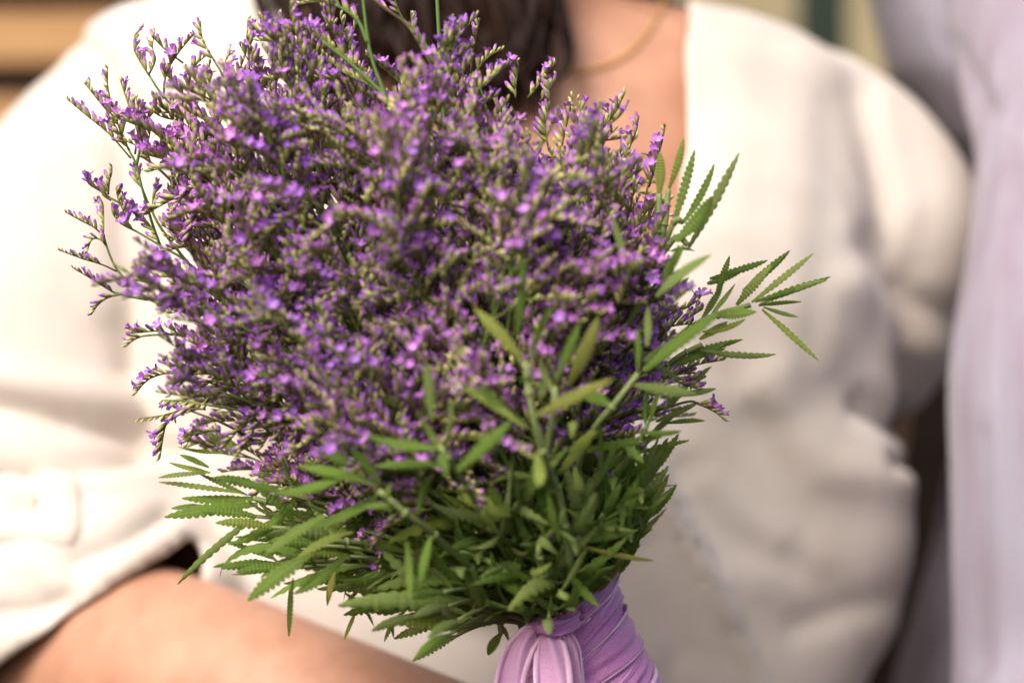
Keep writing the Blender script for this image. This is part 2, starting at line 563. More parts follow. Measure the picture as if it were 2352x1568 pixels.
def folds(me, lst, steps=(), wob=0.0):
    V, N = get(me)
    x, y = px_of(V)
    f = np.clip((0.35 - N[:, 1]) / 0.5, 0, 1)
    d_ = np.zeros(len(V))
    for poly, amp, w in lst:
        dd, _ = seg_dist(x, y, poly)
        d_ += amp * (.6 if poly[0][0] > 500 else .85) * np.exp(-(dd / w) ** 2) * f
    for poly, amp, w in steps:
        dd, s_ = seg_dist(x, y, poly)
        d_ += amp * 0.5 * (1 + np.tanh(s_ * dd / w)) * np.exp(-np.maximum(0, dd - 260) / 120) * f
    if wob:
        d_ += np.array([noise.noise(Vector((v[0] * 14, v[1] * 14, v[2] * 7))) * wob + noise.noise(Vector((v[0] * 34 + 5, v[1] * 34, v[2] * 16))) * wob * .4 for v in V])
    V = V + N * d_[:, None]
    me.vertices.foreach_set('co', V.astype(np.float32).ravel())
    me.update()


mm = 0.001
folds(bl, [
    # image-right front and sleeve
    ([(1850, 120), (1830, 500), (1800, 850)], 2 * mm, 60), ([(1945, 180), (1960, 500), (1900, 820)], 2.5 * mm, 50),
    ([(1895, 250), (1895, 800)], -1.5 * mm, 40), ([(2020, 250), (2080, 480), (2040, 620)], 4 * mm, 35),
    ([(1985, 560), (2080, 690), (2220, 740)], -6 * mm, 40), ([(1960, 650), (2060, 780), (2180, 820)], 5 * mm, 40),
    ([(1990, 930), (2080, 985), (2200, 1010)], -16 * mm, 34), ([(1700, 760), (1850, 800), (1990, 930)], -2 * mm, 55),
    ([(1580, 1095), (1740, 1190), (1850, 1300)], -3 * mm, 44), ([(1600, 1180), (1760, 1290), (1900, 1340)], -2 * mm, 40),
    ([(1640, 1120), (1800, 1240)], 4 * mm, 40), ([(1700, 1350), (1900, 1300)], 3 * mm, 60), ([(1600, 700), (1620, 1000)], 3 * mm, 80),
    ([(1760, 900), (1900, 1080), (2080, 1100)], 5 * mm, 50), ([(1700, 30), (1680, 400), (1660, 700)], 1.5 * mm, 80),
    ([(2060, 1060), (2120, 1075)], -10 * mm, 22), ([(1850, 1450), (2050, 1380)], -4 * mm, 40),
    # image-left sleeve
    ([(150, 60), (240, 150), (300, 420)], -5 * mm, 28), ([(300, 250), (330, 600), (300, 850)], -4 * mm, 36), ([(210, 350), (230, 700)], 4 * mm, 45),
    ([(-60, 920), (80, 950), (230, 985), (320, 1000)], -10 * mm, 30), ([(-60, 860), (150, 900), (330, 930)], 5 * mm, 40),
    ([(-80, 1085), (100, 1080), (250, 1060), (400, 1040)], -11 * mm, 24), ([(-80, 1130), (100, 1125), (250, 1110), (400, 1090)], 4 * mm, 26),
    ([(180, 1290), (270, 1260), (380, 1190)], -6 * mm, 28), ([(215, 1340), (330, 1270), (400, 1230)], 5 * mm, 26), ([(-60, 1420), (100, 1400), (190, 1360)], -5 * mm, 28),
    ([(60, 1280), (160, 1350), (240, 1400)], 4 * mm, 30),
    # image-left front
    ([(480, 100), (520, 600), (480, 1000)], -2.5 * mm, 55), ([(560, 60), (620, 500)], 4 * mm, 45), ([(700, 1250), (900, 1400), (1200, 1480)], -4 * mm, 40),
    ([(520, 1320), (800, 1480)], 4 * mm, 50), ([(1250, 1250), (1480, 1500)], 4 * mm, 60), ([(1480, 1250), (1560, 1500)], -3 * mm, 30),
    ([(1488, 1060), (1566, 1195), (1664, 1385), (1744, 1568), (1830, 1800)], 7 * mm, 14),
], steps=[
    ([(1250, 850), (1400, 960), (1500, 1050), (1580, 1190), (1680, 1380), (1760, 1568), (1850, 1800)], -10 * mm, 8),
], wob=1.3 * mm)

# cut the V neck, sleeve openings and hem out of the blouse
V_NECK = [(560, -400), (640, 0), (760, 330), (980, 640), (1230, 880), (1330, 860), (1460, 700), (1545, 520), (1566, 330), (1570, 0), (1580, -400)]
cuff_a, cuff_n = P(205, 1402, .20), Vector((.56, 0, -.83)).normalized()
V, N = get(bl)
x, y = px_of(V)
kill = inside(x, y, V_NECK) & (V[:, 1] < 0.29)
kill |= (y < -20) & (np.abs(x - 1105) < 330) & (V[:, 1] < 0.40)
rel = V - np.array(cuff_a)
cu = (rel @ np.array(cuff_n))
kill |= (cu > 0.0) & (x < 450) & (y > 1180) & (np.linalg.norm(rel * np.array([1, .5, 1]), axis=1) < .12) & ((x < 330) | (V[:, 1] < .262))
kill |= (V[:, 1] > 0.425) & (x > 1700)
kill |= V[:, 2] < P(0, 2460, .25).z
bm = bmesh.new(); bm.from_mesh(bl)
bm.verts.ensure_lookup_table()
bmesh.ops.delete(bm, geom=[bm.verts[i] for i in np.nonzero(kill)[0]], context='VERTS')
for _ in range(8):   # even out the cut edges
    for v in [v for v in bm.verts if v.is_boundary]:
        nb = [e.other_vert(v) for e in v.link_edges if e.is_boundary]
        if len(nb) == 2:
            v.co = v.co * 0.4 + (nb[0].co + nb[1].co) * 0.3
bm.to_mesh(bl); bm.free()
bl.materials.clear()

# ---- the woman's body: one continuous surface
HN = P(1440, 1940, 0.02)          # where the hand closes round the handle
elbow, wrist = P(110, 1474, .229), P(1130, 1770, .060)
mb = MB()
loft(mb, [row(*t, shrink=0.016) for t in TORSO[4:]], 56)
loft(mb, [row(*t, shrink=0.0035) for t in ((-120, 930, 1290, .262, .345), (-75, 880, 1340, .252, .352), (-20, 700, 1520, .238, .362), (60, 330, 1870, .226, .372), (200, 260, 1940, .212, .380), (420, 300, 1900, .196, .385))], 56)
ball(mb, P(800, 770, .25), (.066, .072, .070)); ball(mb, P(1540, 770, .25), (.066, .072, .070))
limb(mb, [P(1110, 60, .30), P(1105, -180, .295), P(1105, -420, .285)], [.056, .050, .054])
hc = P(1105, -640, .27)
ball(mb, hc + Vector((0, .012, .02)), (.075, .092, .098)); ball(mb, hc + Vector((0, -.018, -.045)), (.058, .068, .070))
limb(mb, [hc + Vector((0, -.080, .012)), hc + Vector((0, -.100, -.022))], [.007, .011], 8, 12)
for s in (-1, 1):
    ball(mb, hc + Vector((s * .030, -.077, .016)), (.014, .010, .009)); ball(mb, hc + Vector((s * .076, .012, -.005)), (.008, .018, .030))
    ball(mb, hc + Vector((s * .030, -.060, -.022)), (.025, .022, .020))
ball(mb, hc + Vector((0, -.086, -.055)), (.022, .009, .006)); ball(mb, hc + Vector((0, -.084, -.066)), (.019, .010, .007))
limb(mb, [P(400, 270, .29), P(140, 700, .27), elbow], [.044, .042, .040])
fm = (np.array(elbow) + np.array(wrist)) / 2 + np.array([-.02, 0, .006])
limb(mb, [elbow, fm, wrist], [.050, .043, .028])
limb(mb, [P(1830, 300, .30), P(2000, 520, .30), P(1950, 900, .42)], [.040, .037, .034])
limb(mb, [P(1950, 900, .42), P(1960, 1080, .50)], [.034, .028])
# hand: palm behind the handle, four fingers round the far and near side, thumb in front
ax = norm(np.array(P(1460, 1990, .02)) - np.array(P(1345, 1620, .02)))
side = norm(np.cross(ax, [0, 1, 0]))       # across the handle
if side[0] > 0: side = -side               # towards the wrist
toY = np.array([0, 1.0, 0])
palm = np.array(HN) + side * .036 + toY * .012
limb(mb, [wrist, palm], [.026, .024])
limb(mb, [palm - ax * .030, palm, palm + ax * .036], [.016, .018, .016], 10, 16)
for i, (off, ln) in enumerate(((-.032, .94), (-.011, 1.05), (.010, 1.0), (.030, .80))):
    b0 = np.array(HN) + ax * off
    pts = []
    for ang in np.linspace(math.radians(150), math.radians(150 - 235 * ln), 8):
        pts.append(b0 + side * .034 * -math.cos(ang) * -1 * 1.0 + toY * .038 * math.sin(ang) - 0 * ax)
    pts = [b0 + side * .037 * math.cos(a_) + toY * .037 * math.sin(a_) for a_ in np.linspace(math.radians(25), math.radians(25 + 200 * ln), 9)]
    limb(mb, pts, [.0095, .009, .0085, .0075], 18, 12)
th = [np.array(HN) - ax * .030 + side * .040, np.array(HN) - ax * .034 + side * .026 - toY * .034, np.array(HN) - ax * .022 - side * .004 - toY * .040]
limb(mb, th, [.014, .011, .009], 12, 12)
body_me = remeshed(mb, 0.0035, 6)
body_me.materials.clear()
woman = link('person', body_me, M_SKIN)
tag(woman, 'woman in white V-neck blouse holding the flower bouquet before her chest', 'person')
blouse = link('blouse', bl, M_BLOUSE, woman)
sm = blouse.modifiers.new('thickness', 'SOLIDIFY'); sm.thickness = 0.0022; sm.offset = 1
tag(blouse, 'white cotton wrap blouse with one sleeve rolled up')

# rolled cuff tab with its button, on the sleeve
bvh_bl = BVHTree.FromPolygons([v.co for v in bl.vertices], [p.vertices for p in bl.polygons])
bvh_body = BVHTree.FromPolygons([v.co for v in body_me.vertices], [p.vertices for p in body_me.polygons])
CAMP = Vector((0, -CAM_D, CAM_Z))


def hit(bvh, px, py, off=0.0):
    d_ = (P(px, py, .2) - CAMP).normalized()
    r = bvh.ray_cast(CAMP, d_)
    if r[0] is None:
        return P(px, py, .25)
    n_ = r[1]
    if n_.dot(d_) > 0: n_ = -n_
    return r[0] + n_ * off


mb = MB()
nx, ny = 20, 16
grid = []
for off in (0.0055, 0.0015):
    for j in range(ny + 1):
        for i in range(nx + 1):
            u, v = -1 + 2 * i / nx, -1 + 2 * j / ny
            k = math.sqrt(max(0, 1 - v ** 4))
            px = -30 + (u + 1) / 2 * (222 if True else 0) * (0.72 + .28 * k) ; py = 1168 + v * 82 + 14 * (u ** 2) * (1 if v > 0 else 0)
            grid.append(hit(bvh_bl, px, py, off - 0.0035 * max(abs(u) ** 6, abs(v) ** 6) * (off > .003)))
w_ = nx + 1; top = (nx + 1) * (ny + 1)
F = []
for j in range(ny):
    for i in range(nx):
        q = [j * w_ + i, j * w_ + i + 1, (j + 1) * w_ + i + 1, (j + 1) * w_ + i]
        F.append(q[::-1]); F.append([k + top for k in q])
ring = [i for i in range(nx + 1)] + [j * w_ + nx for j in range(1, ny + 1)] + [ny * w_ + i for i in range(nx - 1, -1, -1)] + [j * w_ for j in range(ny - 1, 0, -1)]
for k in range(len(ring)):
    a_, b_ = ring[k], ring[(k + 1) % len(ring)]
    F.append([a_, b_, b_ + top, a_ + top])
me = bpy.data.meshes.new('cuff_tab'); me.from_pydata([tuple(g) for g in grid], [], F)
for p in me.polygons: p.use_smooth = True
tab = link('cuff_tab', me, M_BLOUSE, blouse)
bpos = hit(bvh_bl, 62, 1172, 0.0066)
bm = bmesh.new()
bmesh.ops.create_cone(bm, cap_ends=True, segments=28, radius1=.0068, radius2=.0060, depth=.0022)
bmesh.ops.bevel(bm, geom=[e for e in bm.edges if len(e.link_faces) == 2 and e.calc_face_angle() > .8], offset=.0005, segments=2, affect='EDGES')
me = bpy.data.meshes.new('button'); bm.to_mesh(me); bm.free()
bt = link('button', me, M_BUTTON, blouse)
bt.location = bpos; bt.rotation_euler = (math.radians(90), 0, math.radians(-12))

# ---- hair: many tapered locks
mb = MB()
rr = random.Random(5)
def lock(pts, r, n=14):
    c = bez(pts, n)
    c += np.array([[math.sin(i * .7 + pts[0].x * 90) * .0018, math.cos(i * .55 + pts[0].z * 70) * .0018, 0] for i in range(n)])
    mb.tube(c, r * np.array([.6] + [1.0] * (n - 5) + [.85, .6, .4, .12]), 7)
for i in range(170):      # cap over the skull
    a_ = rr.uniform(-math.pi, math.pi); t = rr.uniform(.0, 1)
    el = rr.uniform(.3, 1.0)
    top_ = hc + Vector((.015 * math.sin(a_), .02 + .02 * math.cos(a_), .122))
    if abs(a_) < .95 + rr.uniform(-.15, .15):      # keep the face free: a_ = 0 looks at the camera
        a_ = math.copysign(rr.uniform(.95, 1.5), a_)
    dx, dy = math.sin(a_), -math.cos(a_)
    mid = hc + Vector((dx * .083, dy * .098 + .012, .05 - .02 * el)); low = hc + Vector((dx * .088, dy * .085 + .02, -.07))
    end = hc + Vector((dx * .085, dy * .05 + .045, -.15 - .05 * rr.random()))
    lock([top_, (top_ + mid) / 2 + Vector((dx * .03, dy * .03, .018)), mid, low, end], rr.uniform(.0045, .008))
for i in range(120):      # falling over the image-left shoulder and the chest
    u = rr.random() ** .6
    x0 = 760 + 440 * u; x1 = 640 + 620 * u + rr.uniform(-60, 60)
    y1 = rr.uniform(30, 230) + 90 * math.sin(u * 3)
    st = P(x0 + 60, -640 + rr.uniform(-60, 60), .235 + rr.uniform(0, .03)); m1 = P(x0 - 60 + rr.uniform(-40, 40), -320, .215 + rr.uniform(0, .02)); m2 = P(x1 - 30, -60, .200 + rr.uniform(0, .02))
    e_ = P(x1 + rr.uniform(-40, 70), y1, .188 + rr.uniform(0, .014))
    lock([st, m1, m2, e_], rr.uniform(.003, .0062))
for i in range(40):      # inner curl edge beside the neck
    j = rr.uniform(-1, 1)
    lock([P(1150 + 12 * j, -300, .24), P(1225 + 20 * j, -90, .215), P(1240 + 22 * j, 40, .203), P(1190 + 30 * j, 150 + 14 * j, .196), P(1080 + 30 * j, 200, .192)], rr.uniform(.002, .004))
for j in range(9):        # one loose curl
    k = rr.uniform(-1, 1)
    lock([P(1245 + 5 * k, -160, .225), P(1284 + 4 * k, -40, .212), P(1305 + 4 * k, 70, .203), P(1288 + 4 * k, 160 + 3 * k, .199), P(1225, 215, .197)], .0019)
hair = link('hair', mb.mesh('hair'), M_HAIR, woman)
tag(hair, 'dark brown hair falling in curls beside the neck', kind='stuff')
for s in (-1, 1):
    mb = MB()
    ball(mb, hc + Vector((s * .030, -.0855, .016)), (.0075, .0045, .0055), 14, 8)
    link('eye', mb.mesh('eye'), M_HAIR, woman)

# ---- necklace lying on the chest
neck = bpy.data.objects.new('necklace', None); C.objects.link(neck)
neck.location = hit(bvh_body, 1330, 165, 0)
tag(neck, 'thin gold chain necklace on the bare chest beside the blouse edge', 'necklace')
cp = [hit(bvh_body, *q, 0.0016) for q in ((1540, -90), (1528, -20), (1500, 55), (1450, 118), (1385, 155), (1310, 168), (1230, 150), (1160, 100), (1090, 20))]
cpath = bez(cp, 150)
mb = MB(); 
for i in range(0, 149):
    p, q = cpath[i], cpath[i + 1]
    up_ = np.array([0, -1, 0.3]) if i % 2 else np.array([0.3, 0, 1])
    t_ = norm(q - p); u_ = norm(np.cross(t_, up_)); c = (p + q) / 2
    L_ = np.linalg.norm(q - p) * .80
    loop = [c + t_ * math.cos(a_) * L_ + u_ * math.sin(a_) * .0006 for a_ in np.linspace(0, 2 * math.pi, 9)]
    mb.tube(loop, .00024, 4, cap=False)
ch = link('chain', mb.mesh('chain'), M_GOLD, neck); ch['kind'] = 'stuff'
pd = MB(); ball(pd, hit(bvh_body, 1208, 138, .003), (.004, .0025, .004), 16, 10)
link('pendant', pd.mesh('pendant'), M_GOLD, neck)

# ---- second person in the lavender shirt
MAN = [(-420, 2300, 2900, .33, .44), (-330, 2150, 3050, .32, .47), (-100, 2020, 3200, .31, .49), (150, 2090, 3200, .30, .50), (320, 2215, 3200, .30, .50), (480, 2330, 3200, .31, .50), (700, 2345, 3180, .31, .50),
       (900, 2290, 3160, .31, .49), (1100, 2205, 3150, .30, .48), (1300, 2170, 3150, .29, .48), (1568, 2085, 3160, .285, .48), (2000, 2020, 3180, .28, .49), (2500, 1990, 3200, .28, .5)]
ARM_M = ([P(2420, -190, .33), P(2425, 60, .285), P(2455, 330, .245), P(2440, 620, .225), P(2405, 900, .215), P(2410, 1200, .21), P(2420, 1568, .205), P(2420, 1900, .16)],
         [.050, .050, .042, .043, .046, .045, .045, .042])
mb = MB()
loft(mb, [row(*t, ref=.36) for t in MAN], 56)
limb(mb, *ARM_M)
limb(mb, [P(2980, -190, .36), P(3180, 500, .34), P(3200, 1200, .30), P(3150, 1900, .22)], [.055, .055, .05, .045])
sh = remeshed(mb, 0.0055, 8)
folds(sh, [([(2190, 100), (2235, 190), (2275, 260)], -7 * mm, 18), ([(2280, 0), (2300, 200)], 4 * mm, 40), ([(2130, 30), (2200, 300)], 4 * mm, 35), ([(2320, 300), (2290, 900), (2310, 1500)], 3 * mm, 30),
           ([(2250, 1000), (2240, 1500)], -4 * mm, 30), ([(2350, 400), (2330, 1500)], -3 * mm, 26), ([(2150, 1250), (2110, 1560)], 3 * mm, 30)], wob=4 * mm)
sh.materials.clear()
mb = MB()
loft(mb, [row(*t, ref=.36, shrink=.012) for t in MAN[2:]], 40)
limb(mb, [P(2600, 0, .40), P(2600, -500, .39)], [.06, .058])
mc = P(2600, -800, .37)
ball(mb, mc + Vector((0, .01, .02)), (.08, .098, .105)); ball(mb, mc + Vector((0, -.02, -.05)), (.062, .072, .075))
limb(mb, [mc + Vector((0, -.085, .012)), mc + Vector((0, -.108, -.022))], [.008, .012], 8, 12)
for s in (-1, 1):
    ball(mb, mc + Vector((s * .081, .012, -.005)), (.008, .018, .032))
limb(mb, [np.array(p) for p in ARM_M[0]], [r - .010 for r in ARM_M[1]])
limb(mb, [P(2420, 1900, .16), P(2410, 2300, .06)], [.033, .028]); limb(mb, [P(2410, 2300, .06), P(2405, 2420, .02)], [.030, .024])
for i in range(4):
    limb(mb, [P(2340 + 45 * i, 2400, .02), P(2335 + 45 * i, 2500, -.005), P(2340 + 44 * i, 2560 - 20 * abs(i - 1), .01)], [.0095, .009, .008], 10, 10)
limb(mb, [P(2300, 2330, .04), P(2270, 2400, .01), P(2290, 2470, .0)], [.013, .011, .009], 10, 10)
mbody = remeshed(mb, 0.005, 5); mbody.materials.clear()
man = link('person', mbody, M_SKIN)
tag(man, 'person in lavender grey linen shirt standing close beside the woman', 'person')
shirt = link('shirt', sh, M_SHIRT, man)
tag(shirt, 'lavender grey linen shirt with long sleeve')

# ------------------------------------------------------------------ bouquet
NECK = np.array(P(1285, 1385, 0.012))
bouquet = bpy.data.objects.new('flower_bouquet', None); C.objects.link(bouquet)
bouquet.location = P(1440, 1950, 0.02)
tag(bouquet, 'bouquet of violet sea lavender with toothed green leaves tied by violet ribbon', 'bouquet')

# ---- floret templates (millimetres, growing along +Z); colour baked as the petal's and calyx's own colour
GREEN, OLIVE, TAN, PALE = (.19, .24, .05), (.34, .39, .10), (.66, .64, .32), (.88, .76, .80)


def floret(kind, tint):
    """tint 0..1: blue-violet .. pink-violet"""
    vio = np.array((.30, .10, .58)) * (1 - tint) + np.array((.47, .175, .59)) * tint
    vio2 = vio * 1.25 + np.array((.06, .05, .06))
    V, F, A = [], [], []
    n = 5

    def ring(z, r, col, ph=0.0, n_=5):
        i0 = len(V)
        for k in range(n_):
            a = ph + k * 2 * math.pi / n_
            V.append((r * math.cos(a), r * math.sin(a), z)); A.append((*col, 1))
        return i0

    def bridge(a, b, n_=5):
        for k in range(n_):
            k2 = (k + 1) % n_
            F.append((a + k, a + k2, b + k2)); F.append((a + k, b + k2, b + k))
    if kind == 0:        # closed green bud
        r = [ring(0, .25, GREEN), ring(1.0, .55, OLIVE), ring(2.0, .48, TAN), ring(2.7, .10, TAN)]
        for a, b in zip(r[:-1], r[1:]): bridge(a, b)
    elif kind == 1:      # bud with violet tip
        mid = tuple((np.array(TAN) * .6 + np.array(PALE) * .4))
        r = [ring(0, .26, GREEN), ring(1.3, .60, OLIVE), ring(2.8, .66, TAN), ring(3.6, .70, tuple(vio2)), ring(4.4, .54, tuple(vio)), ring(4.9, .12, tuple(vio))]
        for a, b in zip(r[:-1], r[1:]): bridge(a, b)
    else:                # half open (2) or wide open (3)
        wide = kind == 3
        mid = tuple((np.array(TAN) * .5 + np.array(PALE) * .5))
        r = [ring(0, .26, GREEN), ring(1.3, .58, OLIVE), ring(2.8, .70, TAN), ring(3.5, .98, PALE)]
        for a, b in zip(r[:-1], r[1:]): bridge(a, b)
        t0 = ring(2.8, .45, PALE, .3)
        t1 = ring(4.1, .80 if not wide else .9, tuple(vio2), .3)
        bridge(t0, t1)
        R, Z = (1.45, 5.3) if not wide else (2.2, 4.9)
        for k in range(5):
            a = .3 + (k + .0) * 2 * math.pi / 5
            a2 = a + 2 * math.pi / 5
            am = (a + a2) / 2
            jit = .12 * math.sin(k * 2.7 + tint * 9)
            i0 = len(V)
            for (aa, rr_, zz, cc) in ((am - .42, R * .86, Z - .25 + jit, vio), (am - .12, R * (1 + jit), Z + jit, vio * .92), (am + .12, R * (1 + jit), Z + jit, vio * .92), (am + .42, R * .86, Z - .25, vio)):
                V.append((rr_ * math.cos(aa), rr_ * math.sin(aa), zz)); A.append((*cc, 1))
            p, q = t1 + k, t1 + (k + 1) % 5
            F.extend([(p, i0 + 1, i0), (p, q, i0 + 1), (q, i0 + 2, i0 + 1), (q, i0 + 3, i0 + 2)])
    return np.array(V) * .001, np.array(F), np.array(A, float)


TINTS = (0.0, .2, .4, .6, .8, 1.0)
FT = {(k, i): floret(k, t) for k in range(4) for i, t in enumerate(TINTS)}
FM = {}


def fl_mesh(key):
    if key not in FM:
        V, F, A = FT[key]
        FM[key] = np_mesh('flower', V, [F], True, {'col': A})
        FM[key].materials.append(M_FLOWER)
    return FM[key]


class Sprig:
    def __init__(self):
        self.br = 1.0; self.green = .82; self.mb = MB(); self.fl = []       # fl: (pos, dir, up, scale, kind, tint)

    def stem(self, pts, r0, r1, col=None, n=4):
        m = len(pts)
        if col is None: col = (.105 + .04 * random.random(), .185 + .05 * random.random(), .045, 1)
        self.mb.tube(pts, np.linspace(r0, r1, m), n, cap=True, col=col)

    def spike(self, pts, outward, size=1.0, tint=.5, openness=.35, first=0.25, step=.0018):
        """florets all along one side of a curved axis"""
        pts = np.asarray(pts, float)
        seg = np.linalg.norm(np.diff(pts, axis=0), axis=1); cum = np.concatenate([[0], np.cumsum(seg)])
        L = cum[-1]
        self.stem(pts, .00045, .00022, (.16, .20, .06, 1) if random.random() < .75 else (.14, .08, .06, 1))
        s = L * first; i = 0
        while s <= L + 1e-6:
            u = s / L
            p = np.array([np.interp(s, cum, pts[:, k]) for k in range(3)])
            p2 = np.array([np.interp(min(s + .0008, L), cum, pts[:, k]) for k in range(3)])
            p1 = np.array([np.interp(max(s - .0008, 0), cum, pts[:, k]) for k in range(3)])
            t = norm(p2 - p1)
            nside = outward - np.dot(outward, t) * t
            if np.linalg.norm(nside) < .05: nside = np.cross(t, [.3, .9, .2])
            nside = rot_about(norm(nside), t, (.5 if i % 2 else -.5) + random.uniform(-.15, .15))
            ang = math.radians(random.uniform(30, 43))
            d = norm(t * math.cos(ang) + nside * math.sin(ang))
            r = random.random()
            if u > .90: k = 0
            elif u > .78: k = 1 if r < .5 else 0
            elif r < openness * .45: k = 3
            elif r < openness: k = 2
            else: k = 1 if r < self.green else 0
            sc = size * (1.08 - .38 * u) * random.uniform(.85, 1.15)
            ti = min(5, max(0, int(tint * 6 + random.uniform(-1.6, 1.6))))
            self.fl.append((p, d, nside, sc, k, ti, self.br))
            s += step * size * random.uniform(.8, 1.25) * (1.0 - .25 * u); i += 1


def curved(p0, d, L, bend, n=7):
    """axis that starts at p0 along d and bends towards the vector bend"""
    pts = [np.array(p0, float)]
    d = norm(d)
    for i in range(n - 1):
        d = norm(d + bend / (n - 1))
        pts.append(pts[-1] + d * L / (n - 1))
    return np.array(pts)


def panicle(sp, path, r0, length, nb, size=1.0, tint=.5, openness=.35, up=None):
    """branches with flower spikes on the last `length` metres of a stem path"""
    path = np.asarray(path, float)
    sp.stem(path, r0, r0 * .45, n=5)
    seg = np.linalg.norm(np.diff(path, axis=0), axis=1); cum = np.concatenate([[0], np.cumsum(seg)]); L = cum[-1]
    az = random.uniform(0, 6.28)
    for b in range(nb + 1):
        u = b / nb
        s = L - length * (1 - u)
        p = np.array([np.interp(s, cum, path[:, k]) for k in range(3)])
        q = np.array([np.interp(max(0, s - .002), cum, path[:, k]) for k in range(3)])
        t = norm(p - q)
        ref = norm(np.cross(t, [.2, .5, .83])); az += 2.4 + random.uniform(-.4, .4)
        sidev = rot_about(ref, t, az)
        ang = math.radians(random.uniform(28, 52)) * (1 - .8 * u)
        d = norm(t * math.cos(ang) + sidev * math.sin(ang))
        bl_ = length * (.74 - .24 * u) * random.uniform(.8, 1.15)
        curl = random.uniform(-.15, .75) if random.random() < .6 else random.uniform(.9, 2.2)
        bend = norm(t * .4 - sidev * .3 + (0 if up is None else norm(up)) + np.random.default_rng(random.randrange(1 << 30)).normal(size=3) * .5) * curl
        ax_ = curved(p, d, bl_, bend, 9)
        outw = norm(t * .35 + np.array([0, -.25, .8]) + sidev * .25)
        sp.spike(ax_, outw, size, tint, openness, first=.28)
        for w in range(random.choice((1, 1, 2, 2))):
            k = random.choice((2, 3, 4, 5))
            t2 = norm(ax_[k + 1] - ax_[k])
            s2 = rot_about(norm(np.cross(t2, [.3, .4, .86])), t2, random.uniform(0, 6.28))
            a2 = math.radians(random.uniform(28, 55))
            d2 = norm(t2 * math.cos(a2) + s2 * math.sin(a2))
            sub = curved(ax_[k], d2, bl_ * random.uniform(.5, .8), norm(t2 * .4 + np.random.default_rng(random.randrange(1 << 30)).normal(size=3)) * random.uniform(0, .9), 7)
            sp.spike(sub, norm(t * .35 + np.array([0, -.25, .8]) + s2 * .25), size, tint, openness, first=.2)


sprigs = []

# hero sprigs on the outline, traced stem by stem; depth from the stems they join
H1 = crop(100, 0, 2.904); H6 = crop(130, 350, 2.85); H4 = crop(350, 900, 2.614); H3 = crop(1100, 500, 2.24); H0 = lambda x, y: (x, y)
H2 = crop(600, 0, 2.6133)


def hero(conv, Y, stems, spikes, tint=.5, openness=.3, size=1.0, r=.0006):
    sp = Sprig(); size *= 1.12

    def pt(q, i=0, m=1):
        return np.array(P(*conv(q[0], q[1]), Y + (q[2] if len(q) > 2 else 0)))
    for st in stems:
        pts = bez([pt(q) for q in st], 14)
        sp.stem(pts, r, r * .65, n=5, col=(.10, .19, .045, 1) if random.random() < .8 else (.13, .10, .06, 1))
    for item in spikes:
        pts_, outw = item[0], item[1]
        rr_ = random.uniform(-.003, .003)
        P3 = [pt(q) for q in pts_]
        P3 = [p + np.array([0, rr_ * i, 0]) for i, p in enumerate(P3)]
        sp.spike(bez(P3, 10), np.array((outw[0], random.uniform(-.5, .1), outw[1])), size, tint, openness, first=item[2] if len(item) > 2 else .15)
    sprigs.append(sp)
    return sp


UP, LU, RU, L_, D_ = (0, 1), (-.7, .7), (.7, .7), (-1, 0), (-.3, -1)
hero(H1, .000, [[(1100, 2300, .02), (860, 1750, .008), (750, 1400), (700, 1200), (640, 1080)], [(700, 1200), (730, 1050), (720, 980)], [(1400, 1800, .01), (980, 1340), (790, 1170), (715, 1130)], [(980, 1340), (945, 1200), (940, 1150)]],
     [([(660, 1150), (500, 970), (340, 840), (195, 720)], UP, .3), ([(640, 1080), (570, 900), (470, 780), (330, 605)], RU, .2), ([(600, 1000), (545, 830), (500, 650), (500, 500)], LU, .2),
      ([(720, 1000), (690, 900), (640, 760), (575, 570)], RU, .1), ([(720, 1000), (770, 890), (850, 800), (870, 690)], LU, .1), ([(690, 1120), (720, 960), (740, 840), (720, 720)], RU, .2),
      ([(800, 1170), (770, 1080), (790, 990), (800, 930)], L_, .1), ([(940, 1160), (890, 1080), (860, 1000), (880, 930)], RU, .1), ([(940, 1150), (980, 1070), (1010, 1010), (1000, 960)], LU, .1),
      ([(650, 1090), (600, 1000), (560, 920), (545, 860)], LU, .1)], tint=.55)
hero(H1, .003, [[(1500, 1500, .015), (1180, 960), (1020, 830), (880, 680), (800, 560)], [(1400, 1300, .015), (1150, 780), (1030, 680), (930, 580)], [(1080, 850), (1075, 650)], [(1500, 1200, .01), (1340, 600), (1270, 450)], [(1540, 900, .004), (1530, 650), (1515, 420)]],
     [([(800, 560), (720, 440), (675, 340), (690, 230), (745, 185)], RU, .12), ([(790, 540), (830, 430), (800, 330), (810, 200)], L_, .1), ([(900, 690), (910, 600), (950, 500), (1040, 380), (1130, 290)], LU, .25),
      ([(1030, 680), (960, 590), (900, 520), (880, 475)], UP, .2), ([(1075, 660), (1085, 540), (1120, 470), (1190, 400)], UP, .1), ([(1270, 450), (1210, 350), (1170, 260), (1160, 150)], LU, .1),
      ([(1040, 460), (920, 370), (850, 300), (830, 280)], UP, .2), ([(1515, 430), (1505, 330), (1500, 220), (1503, 130)], RU, .25), ([(1340, 600), (1330, 500), (1345, 400), (1350, 370)], RU, .1), ([(1440, 680), (1430, 560), (1470, 450), (1480, 420)], UP, .1)], tint=.5)
